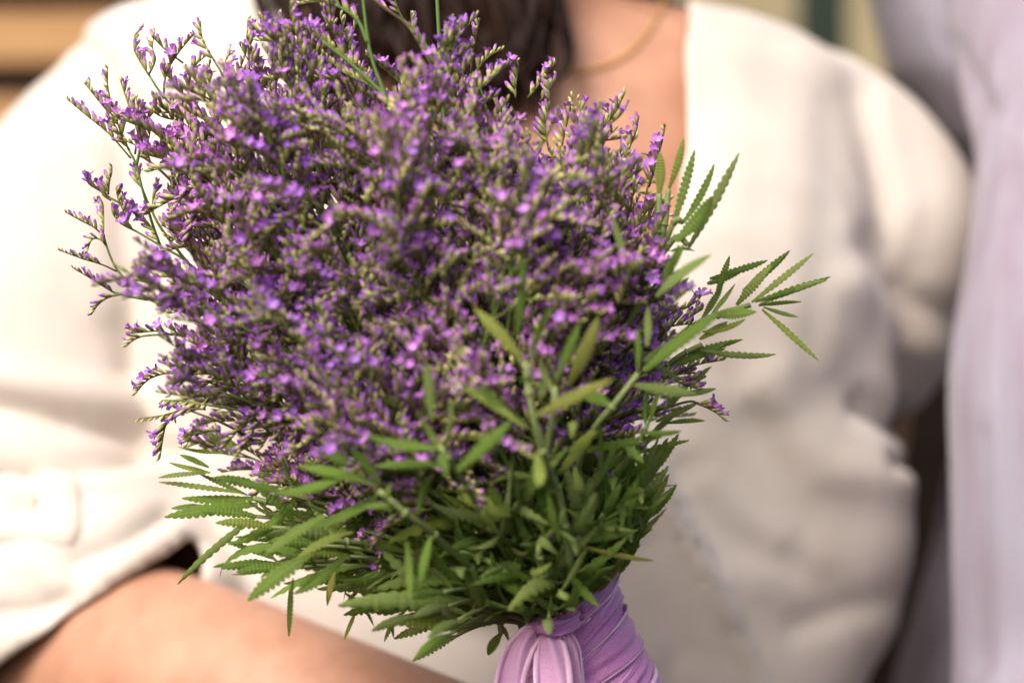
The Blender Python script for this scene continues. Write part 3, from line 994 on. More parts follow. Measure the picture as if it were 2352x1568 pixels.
hero(H6, .000, [[(1300, 1500, .02), (1050, 1290, .006), (870, 1195), (680, 1130), (530, 1000), (455, 910), (400, 790), (365, 670)], [(680, 1135), (560, 1115), (440, 1085)]],
     [([(365, 670), (360, 560), (350, 450), (315, 390)], L_, .15), ([(365, 680), (300, 620), (220, 580), (105, 515)], UP, .2), ([(390, 760), (350, 710), (290, 710), (258, 800)], UP, .1),
      ([(460, 935), (370, 890), (240, 850), (80, 790)], UP, .3), ([(440, 1085), (370, 1040), (280, 980), (175, 915)], RU, .05), ([(480, 1100), (400, 1120), (330, 1170), (280, 1245)], LU, .2), ([(560, 1030), (490, 1040), (470, 1000)], UP, .2),
      ([(700, 1020), (620, 1000), (560, 1005), (480, 1010)], UP, .1)], tint=.45, openness=.12, size=.82)
hero(H6, .004, [[(1300, 1250, .012), (1000, 900), (760, 745), (600, 650)], [(1200, 1150, .012), (820, 690), (700, 480), (640, 340)], [(640, 560), (520, 470), (410, 410)]],
     [([(600, 650), (500, 600), (440, 530), (430, 460)], RU, .1), ([(410, 410), (330, 355), (260, 310), (235, 225)], UP, .1), ([(400, 390), (410, 300), (430, 240), (435, 190)], L_, .1), ([(540, 620), (510, 500), (480, 420), (470, 350)], RU, .1),
      ([(760, 745), (720, 640), (620, 520), (570, 420)], LU, .1), ([(720, 520), (710, 430), (720, 330), (735, 290)], RU, .1), ([(860, 720), (850, 560), (830, 440), (800, 400)], UP, .1), ([(640, 340), (600, 300), (590, 250), (600, 200)], UP, .2),
      ([(420, 430), (370, 400), (350, 370), (320, 300)], RU, .2)], tint=.35, openness=.5, size=1.05)
hero(H6, .006, [[(1250, 1600, .015), (1000, 1400), (840, 1385), (700, 1390)]], [([(700, 1390), (630, 1400), (570, 1430), (515, 1475)], UP, .35), ([(860, 1390), (760, 1360), (660, 1370), (575, 1375)], UP, .2), ([(1050, 1530), (960, 1530), (915, 1500), (930, 1450)], RU, .2)], tint=.4)
hero(H4, .002, [[(900, 420, .02), (600, 210, .006), (330, 100), (240, 85)], [(900, 520, .02), (700, 350, .004), (430, 290)], [(800, 560, .02), (560, 420), (330, 330)], [(330, 330), (230, 340), (190, 370)]],
     [([(240, 85), (150, 90), (60, 130), (-10, 215)], UP, .1), ([(430, 290), (330, 275), (220, 265), (120, 265)], D_, .1), ([(430, 320), (300, 320), (150, 360), (5, 380)], D_, .2), ([(190, 370), (160, 440), (140, 540), (125, 640)], L_, .15),
      ([(330, 110), (250, 60), (180, 30), (140, -10)], LU, .1), ([(430, 250), (380, 160), (330, 120), (300, 60)], UP, .1), ([(520, 460), (430, 460), (350, 490), (320, 560)], L_, .1)], tint=.25, openness=.55, size=1.05)
# tall thin stems leaving the picture at the top
hero(H0, -.004, [[(1060, 700, .01), (1020, 280), (1012, 150), (1003, -20), (996, -140)], [(1014, 165), (940, 62), (900, 30), (850, -8)], [(985, 120), (952, 60), (946, 25)]],
     [([(1003, -10), (1000, -60), (985, -120), (988, -170)], LU, .3), ([(905, 33), (885, 22), (862, 5), (845, -12)], UP, .2), ([(930, 55), (918, 30), (905, -2), (890, -30)], LU, .3), ([(968, 95), (950, 55), (945, 30)], RU, .5)], tint=.6, openness=.1, size=.8, r=.0010)
hero(H0, -.030, [[(960, 520, .02), (920, 330), (885, 220), (850, 120), (832, -20), (825, -120)], [(890, 225), (810, 150), (740, 95)], [(845, 100), (820, 45), (770, 10)]],
     [([(825, 165), (770, 110), (710, 70), (668, 45)], UP, .1), ([(830, 62), (790, 20), (735, 2), (680, 8)], UP, .1), ([(890, 225), (840, 190), (790, 165), (750, 130)], RU, .3), ([(720, 180), (690, 100), (672, 40), (672, 0)], RU, .3), ([(834, -10), (830, -60), (820, -120)], LU, .2)], tint=.6, openness=.4, size=1.0, r=.0008)
hero(H2, .008, [[(1700, 1100, .01), (1590, 640), (1520, 480)], [(1320, 830, .0), (1270, 730), (1190, 630)], [(1330, 830), (1450, 630), (1510, 480)]],
     [([(1510, 480), (1520, 360), (1545, 240), (1570, 140)], L_, .15), ([(1540, 470), (1590, 400), (1650, 350), (1710, 320)], LU, .1), ([(1600, 560), (1680, 480), (1750, 430), (1820, 400)], LU, .1), ([(1190, 640), (1180, 560), (1210, 500), (1260, 480)], LU, .1),
      ([(1450, 640), (1430, 540), (1390, 460), (1340, 380)], RU, .1), ([(1800, 640), (1800, 560), (1810, 480), (1820, 420)], LU, .1), ([(1880, 640), (1950, 560), (2010, 480), (2060, 420)], LU, .1), ([(1960, 660), (2020, 590), (2060, 530), (2070, 480)], L_, .1)], tint=.5, openness=.4)
hero(H3, .004, [[(1150, 1200, .01), (1380, 1130), (1450, 1140)], [(1150, 1050, .01), (1370, 960)], [(900, 760, .03), (1150, 640, .012), (1380, 600)]],
     [([(1440, 1140), (1490, 1160), (1550, 1195), (1592, 1235)], RU, .05), ([(1360, 960), (1440, 920), (1520, 905), (1592, 893)], UP, .1), ([(1380, 1010), (1420, 1000), (1450, 1010), (1470, 1040)], UP, .1), ([(1340, 620), (1400, 590), (1450, 550), (1480, 490)], RU, .1), ([(1360, 680), (1420, 640), (1470, 610)], UP, .1)], tint=.6, openness=.5)

hero(H0, -.010, [[(1300, 800, .01), (1390, 520), (1440, 390)], [(1330, 760, .01), (1460, 520), (1490, 420)], [(1250, 700, .01), (1330, 430), (1350, 340)], [(1180, 640, .01), (1250, 420), (1215, 330)], [(1250, 420), (1290, 330)]],
     [([(1440, 390), (1446, 340), (1462, 300), (1470, 262)], LU, .1), ([(1490, 430), (1505, 380), (1518, 330), (1525, 292)], L_, .1), ([(1350, 345), (1380, 300), (1410, 262), (1434, 218)], LU, .05), ([(1350, 350), (1345, 300), (1335, 260), (1325, 225)], RU, .05),
      ([(1215, 330), (1180, 300), (1150, 265), (1133, 222)], RU, .05), ([(1290, 335), (1300, 290), (1310, 250), (1316, 218)], LU, .05), ([(1260, 340), (1250, 290), (1262, 240), (1258, 180)], LU, .1), ([(1400, 450), (1430, 420), (1455, 400), (1475, 390)], UP, .1),
      ([(1330, 420), (1310, 380), (1280, 360), (1250, 365)], UP, .05), ([(1470, 520), (1510, 490), (1530, 500)], UP, .1), ([(1440, 560), (1490, 480), (1540, 460)], UP, .1)], tint=.65, openness=.35, size=1.15)
hero(H0, -.062, [[(1130, 960, .05), (1070, 800, .02), (1010, 720, .005)], [(1200, 960, .05), (1270, 760, .02), (1290, 640, .004)]],
     [([(1090, 780), (1045, 720), (1070, 620), (1120, 575), (1165, 600)], RU, .03), ([(1290, 660), (1230, 600), (1170, 640)], UP, .05), ([(1360, 700), (1370, 600), (1390, 520), (1420, 470)], RU, .03), ([(1420, 700), (1455, 620), (1480, 570)], L_, .03), ([(900, 500), (960, 440), (1040, 470), (1060, 520)], UP, .03), ([(840, 470), (880, 410), (950, 400), (1010, 430)], UP, .03)], tint=.55, openness=.2, size=1.05)

# the mass of the bouquet: stems fan out from the tie to an egg-shaped head
HC = np.array(P(985, 620, .004)); RX, RY, RZ = .099, .080, .080
placed = []
tries = 0
while len(placed) < 88 and tries < 60000:
    tries += 1
    d = norm(rng.normal(size=3))
    rad = rng.uniform(.80, 1.0) if rng.random() < .68 else rng.uniform(.5, .8)
    p = HC + d * np.array([RX, RY, RZ]) * rad
    if p[2] < HC[2] - (.080 if p[1] < .01 else .060): continue
    if d[1] > .35 and rng.random() < .65: continue
    # the head leans up-left: its lower right corner belongs to the leaves
    ppx, ppy = 1176 + p[0] / ((CAM_D + p[1]) * K), 784 - (p[2] - CAM_Z) / ((CAM_D + p[1]) * K)
    if ppx > 1150 and ppy > 990 - (ppx - 1150) * .12: continue
    if ppx < 440: continue
    if ppy < np.interp(ppx, [300, 450, 600, 700, 900, 1000, 1200, 1300, 1450, 1560], [560, 380, 240, 175, 190, 275, 300, 330, 390, 480]): continue
    if ppx > np.interp(ppy, [200, 400, 600, 900], [1270, 1400, 1450, 1480]): continue
    if any(np.linalg.norm(p - q) < .0215 for q in placed): continue
    placed.append(p)
ORI = np.array(P(1130, 1010, .012))
for q in ((820, 880, -.058), (900, 930, -.062), (760, 960, -.050), (980, 860, -.066), (700, 900, -.045), (1060, 930, -.062), (860, 1010, -.05)):      # low on the viewer's side
    placed.append(np.array(P(*q)))
for pc in placed:
    dc = norm(pc - ORI) * .75 + norm(pc - NECK) * .45; dc[1] *= .6
    dc = norm(dc + np.array([-.05, 0, .12]) + rng.normal(size=3) * .17)
    tint_c, open_c = random.uniform(.1, .9), random.choice((.10, .16, .25, .4, .55))
    br_c, green_c = random.uniform(.72, 1.12), random.choice((.9, .85, .75, .5))
    arch = rng.normal(size=3) * .5 + np.array([0, 0, -.5])
    for rep_ in range(random.choice((2, 2, 3))):
        p = pc + rng.normal(size=3) * np.array([.007, .006, .007])
        d = norm(dc + rng.normal(size=3) * .10)
        ln = random.uniform(.034, .050)
        tip = p + d * .006
        mid = p - d * ln * 1.0
        if (mid - NECK) @ norm(p - NECK) < .25 * np.linalg.norm(p - NECK): mid = NECK + (p - NECK) * .45
        base = NECK + np.array([(p[0] - HC[0]) * .10, (p[1] - HC[1]) * .16, random.uniform(-.004, .012)])
        path = bez([base, (base * .5 + mid * .5) + rng.normal(size=3) * .006, mid, tip - d * ln * .4, tip], 18)
        sp = Sprig(); sp.br = br_c * random.uniform(.9, 1.1); sp.green = green_c
        panicle(sp, path, .0007, ln, random.choice((5, 5, 6, 7)), size=random.uniform(1.08, 1.36) * (.92 if p[1] < -.03 else 1), tint=min(.95, max(.05, tint_c + random.uniform(-.15, .15))), openness=open_c, up=arch)
        sprigs.append(sp)

# choose which florets stand on their own: those in plain view, largest first
recs = [(i, f) for i, s in enumerate(sprigs) for f in s.fl]
pos = np.array([f[0] for _, f in recs]); scl = np.array([f[3] for _, f in recs]); knd = np.array([f[4] for _, f in recs])
s_ = (CAM_D + pos[:, 1]) * K
fx, fy = 1176 + pos[:, 0] / s_, 784 - (pos[:, 2] - CAM_Z) / s_
vis = np.zeros(len(recs), bool)
cell = {}
for i in np.argsort(pos[:, 1]):
    key = (int(fx[i] // 26), int(fy[i] // 26))
    if key not in cell and 0 < fx[i] < 2352 and 0 < fy[i] < 1568:
        cell[key] = i; vis[i] = True
big = scl / (CAM_D + pos[:, 1]) * np.where(knd == 3, 1.5, np.where(knd == 2, 1.2, np.where(knd == 1, 1, .5))) * vis
own = set(np.argsort(-big)[:300].tolist())

sprig_objs = []
for sp in sprigs:
    o = link('flower_sprig', sp.mb.mesh('flower_sprig', 'col'), M_STEM, bouquet)
    sprig_objs.append(o)


def frame(d, up):
    z = norm(d); x = up - np.dot(up, z) * z
    if np.linalg.norm(x) < 1e-4: x = np.cross(z, [.1, .7, .3])
    x = norm(x); y = np.cross(z, x)
    return np.stack([x, y, z], 1)


groups = {}
for i, (si, f) in enumerate(recs):
    p, d, up, sc, k, ti, br_ = f
    R = frame(d, np.asarray(up))
    if i in own:
        o = bpy.data.objects.new('flower', fl_mesh((k, ti)))
        C.objects.link(o)
        o.parent = sprig_objs[si]
        o.matrix_basis = Matrix.Translation(Vector(p)) @ Matrix(R.tolist()).to_4x4() @ Matrix.Scale(sc, 4)
    else:
        groups.setdefault((k, ti), []).append((p, R * sc, br_))
mb = MB()
for key, lst in groups.items():
    V, F, A = FT[key]
    Ps = np.array([q[0] for q in lst]); Rs = np.array([q[1] for q in lst])
    VV = np.einsum('nij,vj->nvi', Rs, V) + Ps[:, None, :]
    n = len(lst)
    FF = (F[None] + (np.arange(n) * len(V))[:, None, None]).reshape(-1, 3)
    br = np.array([q[2] for q in lst])[:, None, None] * rng.uniform(.75, 1.2, size=(n, 1, 1)) * rng.uniform(.93, 1.07, size=(n, 1, 3))
    AA = np.repeat(A[None], n, 0); AA[:, :, :3] *= br
    mb.add(VV.reshape(-1, 3), FF, None, np.clip(AA, 0, 1).reshape(-1, 4))
fo = link('small_flowers', mb.mesh('small_flowers', 'col'), M_FLOWER, bouquet)
tag(fo, kind='stuff')
print('florets', len(recs), 'own', len(own))

# ---- leaves: unit length along +Y, unit width, toothed margin
def leaf_geo(bend, twist, teeth=15, per=4, cup=.25, depth=.42, sway=0.0, tint=0.0):
    rows = teeth * per
    V, A = [], []
    ts = np.linspace(0, 1, rows + 1)
    # centre line: arc in the YZ plane with its chord along Y
    ang = np.array([bend * (1 - 2 * t) for t in ts])
    dy, dz = np.cos(ang), np.sin(ang)
    cy = np.concatenate([[0], np.cumsum((dy[1:] + dy[:-1]) / 2)]); cz = np.concatenate([[0], np.cumsum((dz[1:] + dz[:-1]) / 2)])
    L = math.hypot(cy[-1], cz[-1])
    th = math.atan2(cz[-1], cy[-1])
    cy, cz = (cy * math.cos(th) + cz * math.sin(th)) / L, (-cy * math.sin(th) + cz * math.cos(th)) / L
    cols = (-1, -.55, 0, .55, 1)
    tj = random.Random(int(abs(bend * 97 + twist * 31 + sway * 53) * 10) + teeth)
    jt = {-1: [tj.uniform(.78, 1.18) for _ in range(teeth + 1)], 1: [tj.uniform(.78, 1.18) for _ in range(teeth + 1)]}
    pj = tj.uniform(0, .5)
    for i, t in enumerate(ts):
        w = .5 * min(1, (.30 + 1.9 * t)) * (1 - max(0, (t - .5) / .5) ** 2.3 * .88)
        ph = (t * teeth) % 1.0
        scal = 1 - depth * (1 - math.sin(math.pi * ph) ** .6) * min(1, 6 * t)
        tw = twist * t
        for c in cols:
            e = abs(c) == 1
            if e:
                q = t * teeth + (pj if c > 0 else 0); tooth = min(teeth, int(q))
                sc_ = 1 - depth * (1 - math.sin(math.pi * (q % 1.0)) ** .6) * min(1, 6 * t)
                ww = w * (sc_ * (.72 + .28 * jt[c][tooth]))
            else: ww = w
            x_ = c * ww
            # margin curls under, quilted between the side veins, midrib sunk
            z_ = -cup * w * c * c + (.05 * math.sin(math.pi * ph) if abs(c) == .55 else 0) * w * 2 - (.05 * w if c == 0 else 0)
            xr, zr = x_ * math.cos(tw) - z_ * math.sin(tw), x_ * math.sin(tw) + z_ * math.cos(tw)
            V.append((xr + sway * math.sin(math.pi * t), cy[i], zr * .16 * 1.0 if False else zr)); A.append((c, t, tint))
        for q in range(5):
            v = V[-5 + q]
            V[-5 + q] = (v[0], v[1], v[2])
    V = np.array(V); ctr = np.repeat(cz, 5)
    i, j = np.meshgrid(np.arange(rows), np.arange(4), indexing='ij')
    F = np.stack([i * 5 + j, i * 5 + j + 1, (i + 1) * 5 + j + 1, (i + 1) * 5 + j], -1).reshape(-1, 4)
    return V, ctr, F, np.array(A)


# a leaf mesh is scaled (width, length, width); the bow is length-wise so it is stored per width/length ratio
LEAF_T = []
RATIO = .17
for bend, twist, cup, sway in ((.08, .1, .14, .04), (.35, .25, .16, -.05), (-.35, -.3, .18, .06), (.7, .5, .3, .12), (-.7, .2, .25, -.12), (.15, .9, .2, .08), (-.2, -.9, .3, 0), (1.15, .3, .35, .05)):
    V, ctr, F, A = leaf_geo(bend, twist, teeth=13 + int(abs(bend * 10 + twist * 7)) % 5, cup=cup, sway=sway)
    V = V.copy(); V[:, 2] += ctr / RATIO
    LEAF_T.append((V, F, A))
LEAF_S = []
for bend, twist, cup, sway in ((.2, .2, .25, .1), (-.4, -.4, .35, .12), (.8, .6, .3, -.1), (-.9, .2, .4, -.15), (.1, 1.2, .5, .1), (1.3, -.5, .45, .2), (-.15, -.8, .7, -.2), (.5, 0, .15, .05)):
    V, ctr, F, A = leaf_geo(bend, twist, teeth=11, per=3, cup=cup, sway=sway)
    V = V.copy(); V[:, 2] += ctr / RATIO
    LEAF_S.append((V, F, A))
LEAF_M = {}


def leaf_mesh(kind, i):
    if (kind, i) not in LEAF_M:
        V, F, A = (LEAF_T if kind == 'T' else LEAF_S)[i]
        me = np_mesh('leaf', V, [F], True, {'luv': A}); me.materials.append(M_LEAF)
        LEAF_M[(kind, i)] = me
    return LEAF_M[(kind, i)]


def leaf_matrix(b, t, width, facing, roll):
    b, t = np.asarray(b, float), np.asarray(t, float)
    y = norm(t - b); L = np.linalg.norm(t - b)
    f = np.asarray(facing, float); f = f - np.dot(f, y) * y
    z = rot_about(norm(f), y, roll); x = np.cross(y, z)
    M = np.eye(4)
    M[:3, 0] = x * width; M[:3, 1] = y * L; M[:3, 2] = z * width; M[:3, 3] = b
    return M


n_leaf = 0
loose = []


def put_leaf(parent, b, t, width, facing=(0, -1, .35), roll=0.0, kind='T', idx=0, single=True):
    global n_leaf
    M = leaf_matrix(b, t, width, facing, roll)
    if single and n_leaf < 300:
        o = bpy.data.objects.new('leaf', leaf_mesh(kind, idx)); C.objects.link(o)
        o.parent = parent; o.matrix_basis = Matrix(M.tolist()); n_leaf += 1
        return o
    loose.append((kind, idx, M))


PXM = CAM_D * K       # metres per grid pixel on the focus plane
STEMC = (.20, .27, .10, 1)


def leafy(conv, sc, Y, stems, leaves, sr=.0014):
    """leaves: (tip, base, width in crop pixels, dYtip, bend index[, roll])"""
    mb_ = MB()
    for st in stems:
        pts = bez([P(*conv(q[0], q[1]), Y + (q[2] if len(q) > 2 else 0)) for q in st], 16)
        mb_.tube(pts, np.linspace(sr, sr * .7, 16), 6, col=STEMC)
        for k in (3, 7, 11):      # swollen nodes
            mb_.tube(pts[k:k + 2] * .5 + pts[k + 1:k + 3] * .5 if False else np.array([pts[k] - (pts[k + 1] - pts[k]) * .25, pts[k], pts[k] + (pts[k + 1] - pts[k]) * .25]), [sr * .9, sr * 1.35, sr * .9], 6, col=STEMC)
    o = link('leafy_sprig', mb_.mesh('leafy_sprig', 'col'), M_STEM, bouquet)
    for lf in leaves:
        (tx, ty), (bx, by), w, dy, bi = lf[:5]
        roll = lf[5] if len(lf) > 5 else random.uniform(-.35, .35)
        by_ = lf[6] if len(lf) > 6 else 0
        put_leaf(o, P(*conv(bx, by), Y + by_), P(*conv(tx, ty), Y + dy), w / sc / 1.0884 * PXM * .92, roll=roll, idx=bi)
    return o


S6 = 1.568; C6 = crop(1500, 0, S6)
leafy(C6, S6, -.030, [[(-60, 1500, .02), (120, 1250), (230, 1010), (285, 880)], [(200, 1070), (228, 900), (232, 760)], [(215, 1050), (255, 870), (268, 740)], [(230, 1010), (300, 930), (345, 960)], [(285, 880), (300, 860), (320, 870)]],
      [((235, 595), (232, 765), 50, .0, 0, .0), ((327, 542), (268, 745), 36, .004, 1, .5), ((372, 586), (285, 885), 44, .0, 0, .1), ((448, 642), (318, 880), 38, .004, 2, -.4), ((545, 600), (345, 975), 44, -.002, 1, .4),
       ((440, 770), (295, 945), 66, -.012, 2, .0, -.008), ((372, 985), (275, 985), 26, 0, 3), ((330, 955), (240, 1110), 40, -.02, 1, .2, -.015), ((205, 905), (190, 1080), 40, .005, 0), ((260, 840), (215, 1010), 40, .006, 5)])
leafy(C6, S6, .000, [[(100, 1560, .02), (300, 1330, .004), (430, 1245), (590, 1195)]],
      [((745, 982), (560, 1140), 38, .0, 2, .2), ((836, 993), (595, 1185), 34, .004, 0, .1), ((903, 1085), (608, 1182), 34, -.002, 2, .3), ((890, 1098), (625, 1195), 30, -.004, 4, .5), ((790, 1183), (620, 1198), 24, .0, 2, .7),
       ((777, 1242), (640, 1203), 22, -.002, 1, .8), ((858, 1414), (635, 1212), 30, .0, 1, .3), ((658, 1020), (430, 1092), 34, .006, 1, .6), ((582, 1042), (420, 1112), 40, .006, 2, .2), ((508, 1003), (452, 1165), 34, -.012, 0, .1, -.006),
       ((672, 1040), (535, 1195), 44, -.010, 1, .2, -.004), ((612, 1222), (455, 1236), 52, -.022, 1, .4, -.014), ((570, 1250), (400, 1300), 34, .0, 2), ((500, 1260), (390, 1330), 40, .004, 0), ((480, 1120), (400, 1250), 36, .008, 0), ((530, 1110), (440, 1230), 36, .010, 5)])
leafy(C6, S6, -.002, [[(100, 1600, .02), (280, 1420, .004), (400, 1350)]],
      [((690, 1388), (395, 1372), 32, .0, 3, .6), ((560, 1330), (330, 1390), 36, .006, 2, .4), ((500, 1340), (300, 1430), 40, .004, 0, .2), ((455, 1522), (330, 1550), 26, .0, 1, .5)])
S3 = 2.24
leafy(H3, S3, -.088, [[(760, 2050, .085), (640, 1620, .03), (600, 1480, .012), (530, 1240, .002), (490, 1010), (480, 905)]],
      [((470, 318), (432, 760), 66, -.004, 0, .3), ((195, 610), (470, 910), 78, .004, 1, .2), ((335, 715), (462, 915), 58, .002, 2, .1), ((618, 590), (505, 905), 58, -.006, 2, .5), ((440, 1010), (505, 1050), 44, -.012, 3),
       ((48, 998), (480, 1275), 62, .004, 1, .4), ((215, 1020), (420, 1230), 58, -.004, 2, .1), ((970, 1000), (540, 1205), 74, -.006, 1, .3), ((400, 1235), (100, 1510), 80, .0, 0, .2, -.006), ((60, 1300), (520, 1380), 84, .022, 0, .5, .012), ((560, 1600), (540, 1410), 80, -.008, 2, .2)])
leafy(H3, S3, -.080, [[(760, 2050, .08), (640, 1600, .03), (610, 1400, .010), (640, 1150), (645, 1050)]],
      [((782, 690), (650, 1005), 66, .0, 0, .3), ((886, 655), (715, 1040), 92, -.006, 1, .5), ((560, 880), (640, 1070), 66, .004, 2, .3), ((600, 950), (560, 1110), 56, .01, 0), ((880, 1290), (725, 1420), 60, .012, 4, .2, .01), ((720, 1270), (740, 1330), 56, .01, 3)])
leafy(H3, S3, -.066, [[(740, 2050, .066), (760, 1560, .03), (860, 1290, .008), (970, 1150), (1110, 970)]],
      [((1108, 715), (1108, 950), 46, .0, 0, .2), ((1165, 595), (1160, 815), 52, .004, 0, .1), ((1560, 635), (1140, 955), 84, .004, 1, .1), ((1440, 1085), (1085, 1035), 70, .0, 1, .5), ((810, 1108), (965, 1160), 84, .008, 1, .3),
       ((1290, 800), (1140, 900), 56, .012, 2, .2), ((1350, 1005), (1180, 900), 40, .014, 3, .5), ((1520, 305), (1210, 540), 76, .0, 1, -.2, .0), ((960, 80), (1060, 430), 56, .008, 0, .4), ((1250, 470), (1340, 250), 44, .012, 0, .1)])
leafy(H3, S3, -.040, [[(900, 1620, .02), (1080, 1420, .008), (1160, 1260)]],
      [((1160, 1050), (1150, 1255), 40, .0, 2, .2), ((1225, 1060), (1165, 1260), 36, .002, 1, .2), ((1352, 1292), (1120, 1300), 40, .0, 3, .4), ((1245, 1325), (760, 1415), 60, .006, 1, .2), ((1140, 1470), (1040, 1380), 56, -.008, 1, .1), ((905, 1568), (900, 1260), 40, .0, 0), ((1000, 1330), (900, 1560), 40, .002, 1)])
leafy(H3, S3, .004, [[(950, 1640, .01), (1080, 1450, .004), (1200, 1300)]],
      [((1484, 1235), (1270, 1250), 36, .0, 4, .4), ((1542, 1058), (1330, 1100), 34, .002, 4, .4), ((1396, 1345), (1120, 1415), 40, .0, 4, .3), ((1450, 1130), (1210, 1240), 46, .004, 0, .2), ((1222, 1460), (1020, 1590), 40, .002, 2, .5), ((1266, 1512), (1080, 1600), 30, .004, 0, .6),
       ((1245, 1440), (1195, 1540), 24, .004, 1, .8), ((1330, 1180), (1160, 1330), 46, .008, 0), ((1420, 1000), (1250, 1180), 50, .010, 2), ((1520, 930), (1400, 1060), 44, .012, 1), ((1500, 830), (1230, 960), 60, .006, 2, .2), ((1600, 830), (1350, 900), 40, .010, 1, .4)])
S4 = 2.614
leafy(H4, S4, .000, [[(1500, 1100, .02), (1150, 960, .006), (860, 930), (740, 900)]],
      [((250, 565), (540, 605), 40, .0, 2, .3), ((258, 618), (450, 700), 48, .0, 1, .1), ((188, 668), (460, 735), 46, .0, 2, .0), ((118, 768), (430, 740), 44, -.002, 1, .3), ((122, 795), (660, 865), 50, .0, 0, .2),
       ((272, 900), (750, 905), 84, .0, 2, .0), ((160, 1025), (770, 940), 98, -.002, 1, .0), ((203, 968), (420, 950), 50, .006, 0, .2), ((244, 1465), (770, 1010), 62, -.002, 3, -.1), ((430, 470), (620, 600), 50, .008, 0), ((540, 480), (640, 620), 50, .010, 1), ((380, 740), (700, 880), 40, .005, 0)])
leafy(H4, S4, .004, [[(1500, 1200, .02), (1200, 1280, .004), (860, 1360)]],
      [((478, 1352), (850, 1385), 46, .0, 7, .1), ((586, 1358), (870, 1345), 34, .002, 1, .4), ((538, 1172), (860, 1295), 42, .0, 1, .1), ((618, 1152), (920, 1190), 40, .002, 0, .2), ((820, 1120), (870, 1250), 34, .0, 5), ((600, 1400), (840, 1370), 30, .003, 2), ((770, 1200), (900, 1320), 38, .003, 0)])
leafy(H4, S4, -.036, [[(1700, 1250, .03), (1450, 1200, .01), (1240, 1180)]],
      [((705, 1570), (1120, 1260), 126, -.006, 1, .1), ((1005, 1525), (1345, 1275), 108, -.004, 2, .2), ((975, 1800), (1000, 1420), 46, .010, 0, .5), ((1235, 1570), (1275, 1380), 50, .0, 1, .4), ((820, 1260), (1210, 1010), 100, -.008, 0, .4), ((1110, 1090), (1560, 870), 104, -.020, 2, .3, -.02), ((1030, 1290), (1390, 1120), 80, -.010, 1, .5)])
leafy(H4, S4, -.072, [[(2500, 1600, .07), (2100, 1300, .03), (1900, 1120, .010), (1720, 985), (1560, 850)]],
      [((640, 795), (940, 870), 62, .006, 1, .3, .01), ((870, 870), (1320, 765), 92, -.002, 2, .2), ((1050, 700), (1530, 810), 84, .004, 1, .3), ((1380, 575), (1570, 800), 82, -.006, 0, .1), ((1160, 575), (1440, 720), 110, .006, 0, .4, .01), ((1640, 805), (1600, 900), 50, -.006, 3, .2),
       ((1460, 960), (1620, 1040), 62, -.008, 7, .3), ((1890, 760), (1810, 1010), 60, -.006, 2, .4), ((1760, 1560), (1740, 1180), 66, .0, 2, .3), ((1830, 1470), (1900, 1150), 66, -.008, 1, .2), ((1160, 1100), (1480, 960), 80, .010, 0, .6)])
leafy(H4, S4, -.086, [[(2600, 1600, .09), (2240, 1000, .03), (2120, 800, .012), (2000, 620), (1960, 560)]],
      [((1870, 20), (1905, 390), 84, .0, 0, .2), ((2030, 262), (1985, 590), 54, -.008, 3, .3), ((1815, 325), (2005, 610), 62, -.004, 2, .3), ((1475, 490), (1950, 570), 92, .0, 2, .2), ((2010, 760), (1960, 610), 66, -.010, 1, .1), ((1530, 690), (1990, 680), 90, .014, 0, .5, .01)])
S5 = 2.387; C5 = crop(1000, 1050, S5)
leafy(C5, S5, -.062, [[(1020, 900, .02), (960, 480, .006), (900, 300), (820, 30)]],
      [((665, 570), (345, 450), 120, .004, 1, .1), ((800, 200), (920, 370), 90, -.006, 1, .2), ((1160, 70), (945, 320), 66, .004, 1, .3), ((1120, 460), (1040, 280), 70, .006, 3, .3), ((545, 380), (820, 350), 56, .01, 3, .4), ((960, 730), (880, 420), 60, .006, 1, .5)])
leafy(C5, S5, -.042, [[(930, 890, .01), (990, 740), (1080, 700)]],
      [((1420, 655), (1050, 735), 62, .004, 1, .2), ((1390, 560), (1060, 690), 46, .008, 2, .3), ((1340, 620), (1080, 710), 40, .008, 0, .2), ((1515, 835), (1100, 755), 40, .010, 3, .4), ((1185, 1110), (1000, 905), 62, -.006, 2, .1), ((1160, 640), (1000, 530), 46, .004, 3, .3)])
leafy(C5, S5, -.052, [[(880, 1000, .015), (830, 800), (850, 690)]],
      [((790, 605), (835, 735), 36, .0, 7, .6), ((850, 480), (850, 690), 50, .0, 0, .2), ((930, 625), (855, 700), 34, -.004, 3, .3), ((940, 800), (870, 720), 56, -.006, 7, .3), ((905, 850), (800, 880), 50, -.008, 7, .8)])
leafy(C5, S5, -.038, [[(880, 1110, .01), (620, 900), (480, 820), (330, 780)]],
      [((270, 780), (480, 830), 44, .0, 1), ((540, 780), (560, 880), 34, -.004, 3), ((380, 690), (500, 830), 50, .002, 0), ((720, 880), (560, 880), 54, -.006, 4), ((800, 950), (790, 1080), 34, -.004, 0, .3), ((575, 950), (800, 1080), 70, -.002, 1, .1), ((430, 950), (640, 940), 60, .004, 0), ((270, 880), (540, 870), 70, .004, 2, .2)])
leafy(C5, S5, .000, [[(700, 1190, .01), (640, 1180), (600, 1205), (604, 1275)]],
      [((525, 1400), (605, 1270), 74, .0, 1, .2), ((650, 1320), (600, 1210), 36, .0, 2, .4), ((245, 1195), (380, 1165), 26, .0, 1, .7), ((100, 1165), (260, 1100), 36, .0, 3, .3), ((235, 1170), (330, 1010), 44, -.004, 1, .3), ((880, 1225), (840, 1130), 46, -.016, 1, .2, -.012)])
S7 = 1.809; C7 = crop(0, 900, S7)
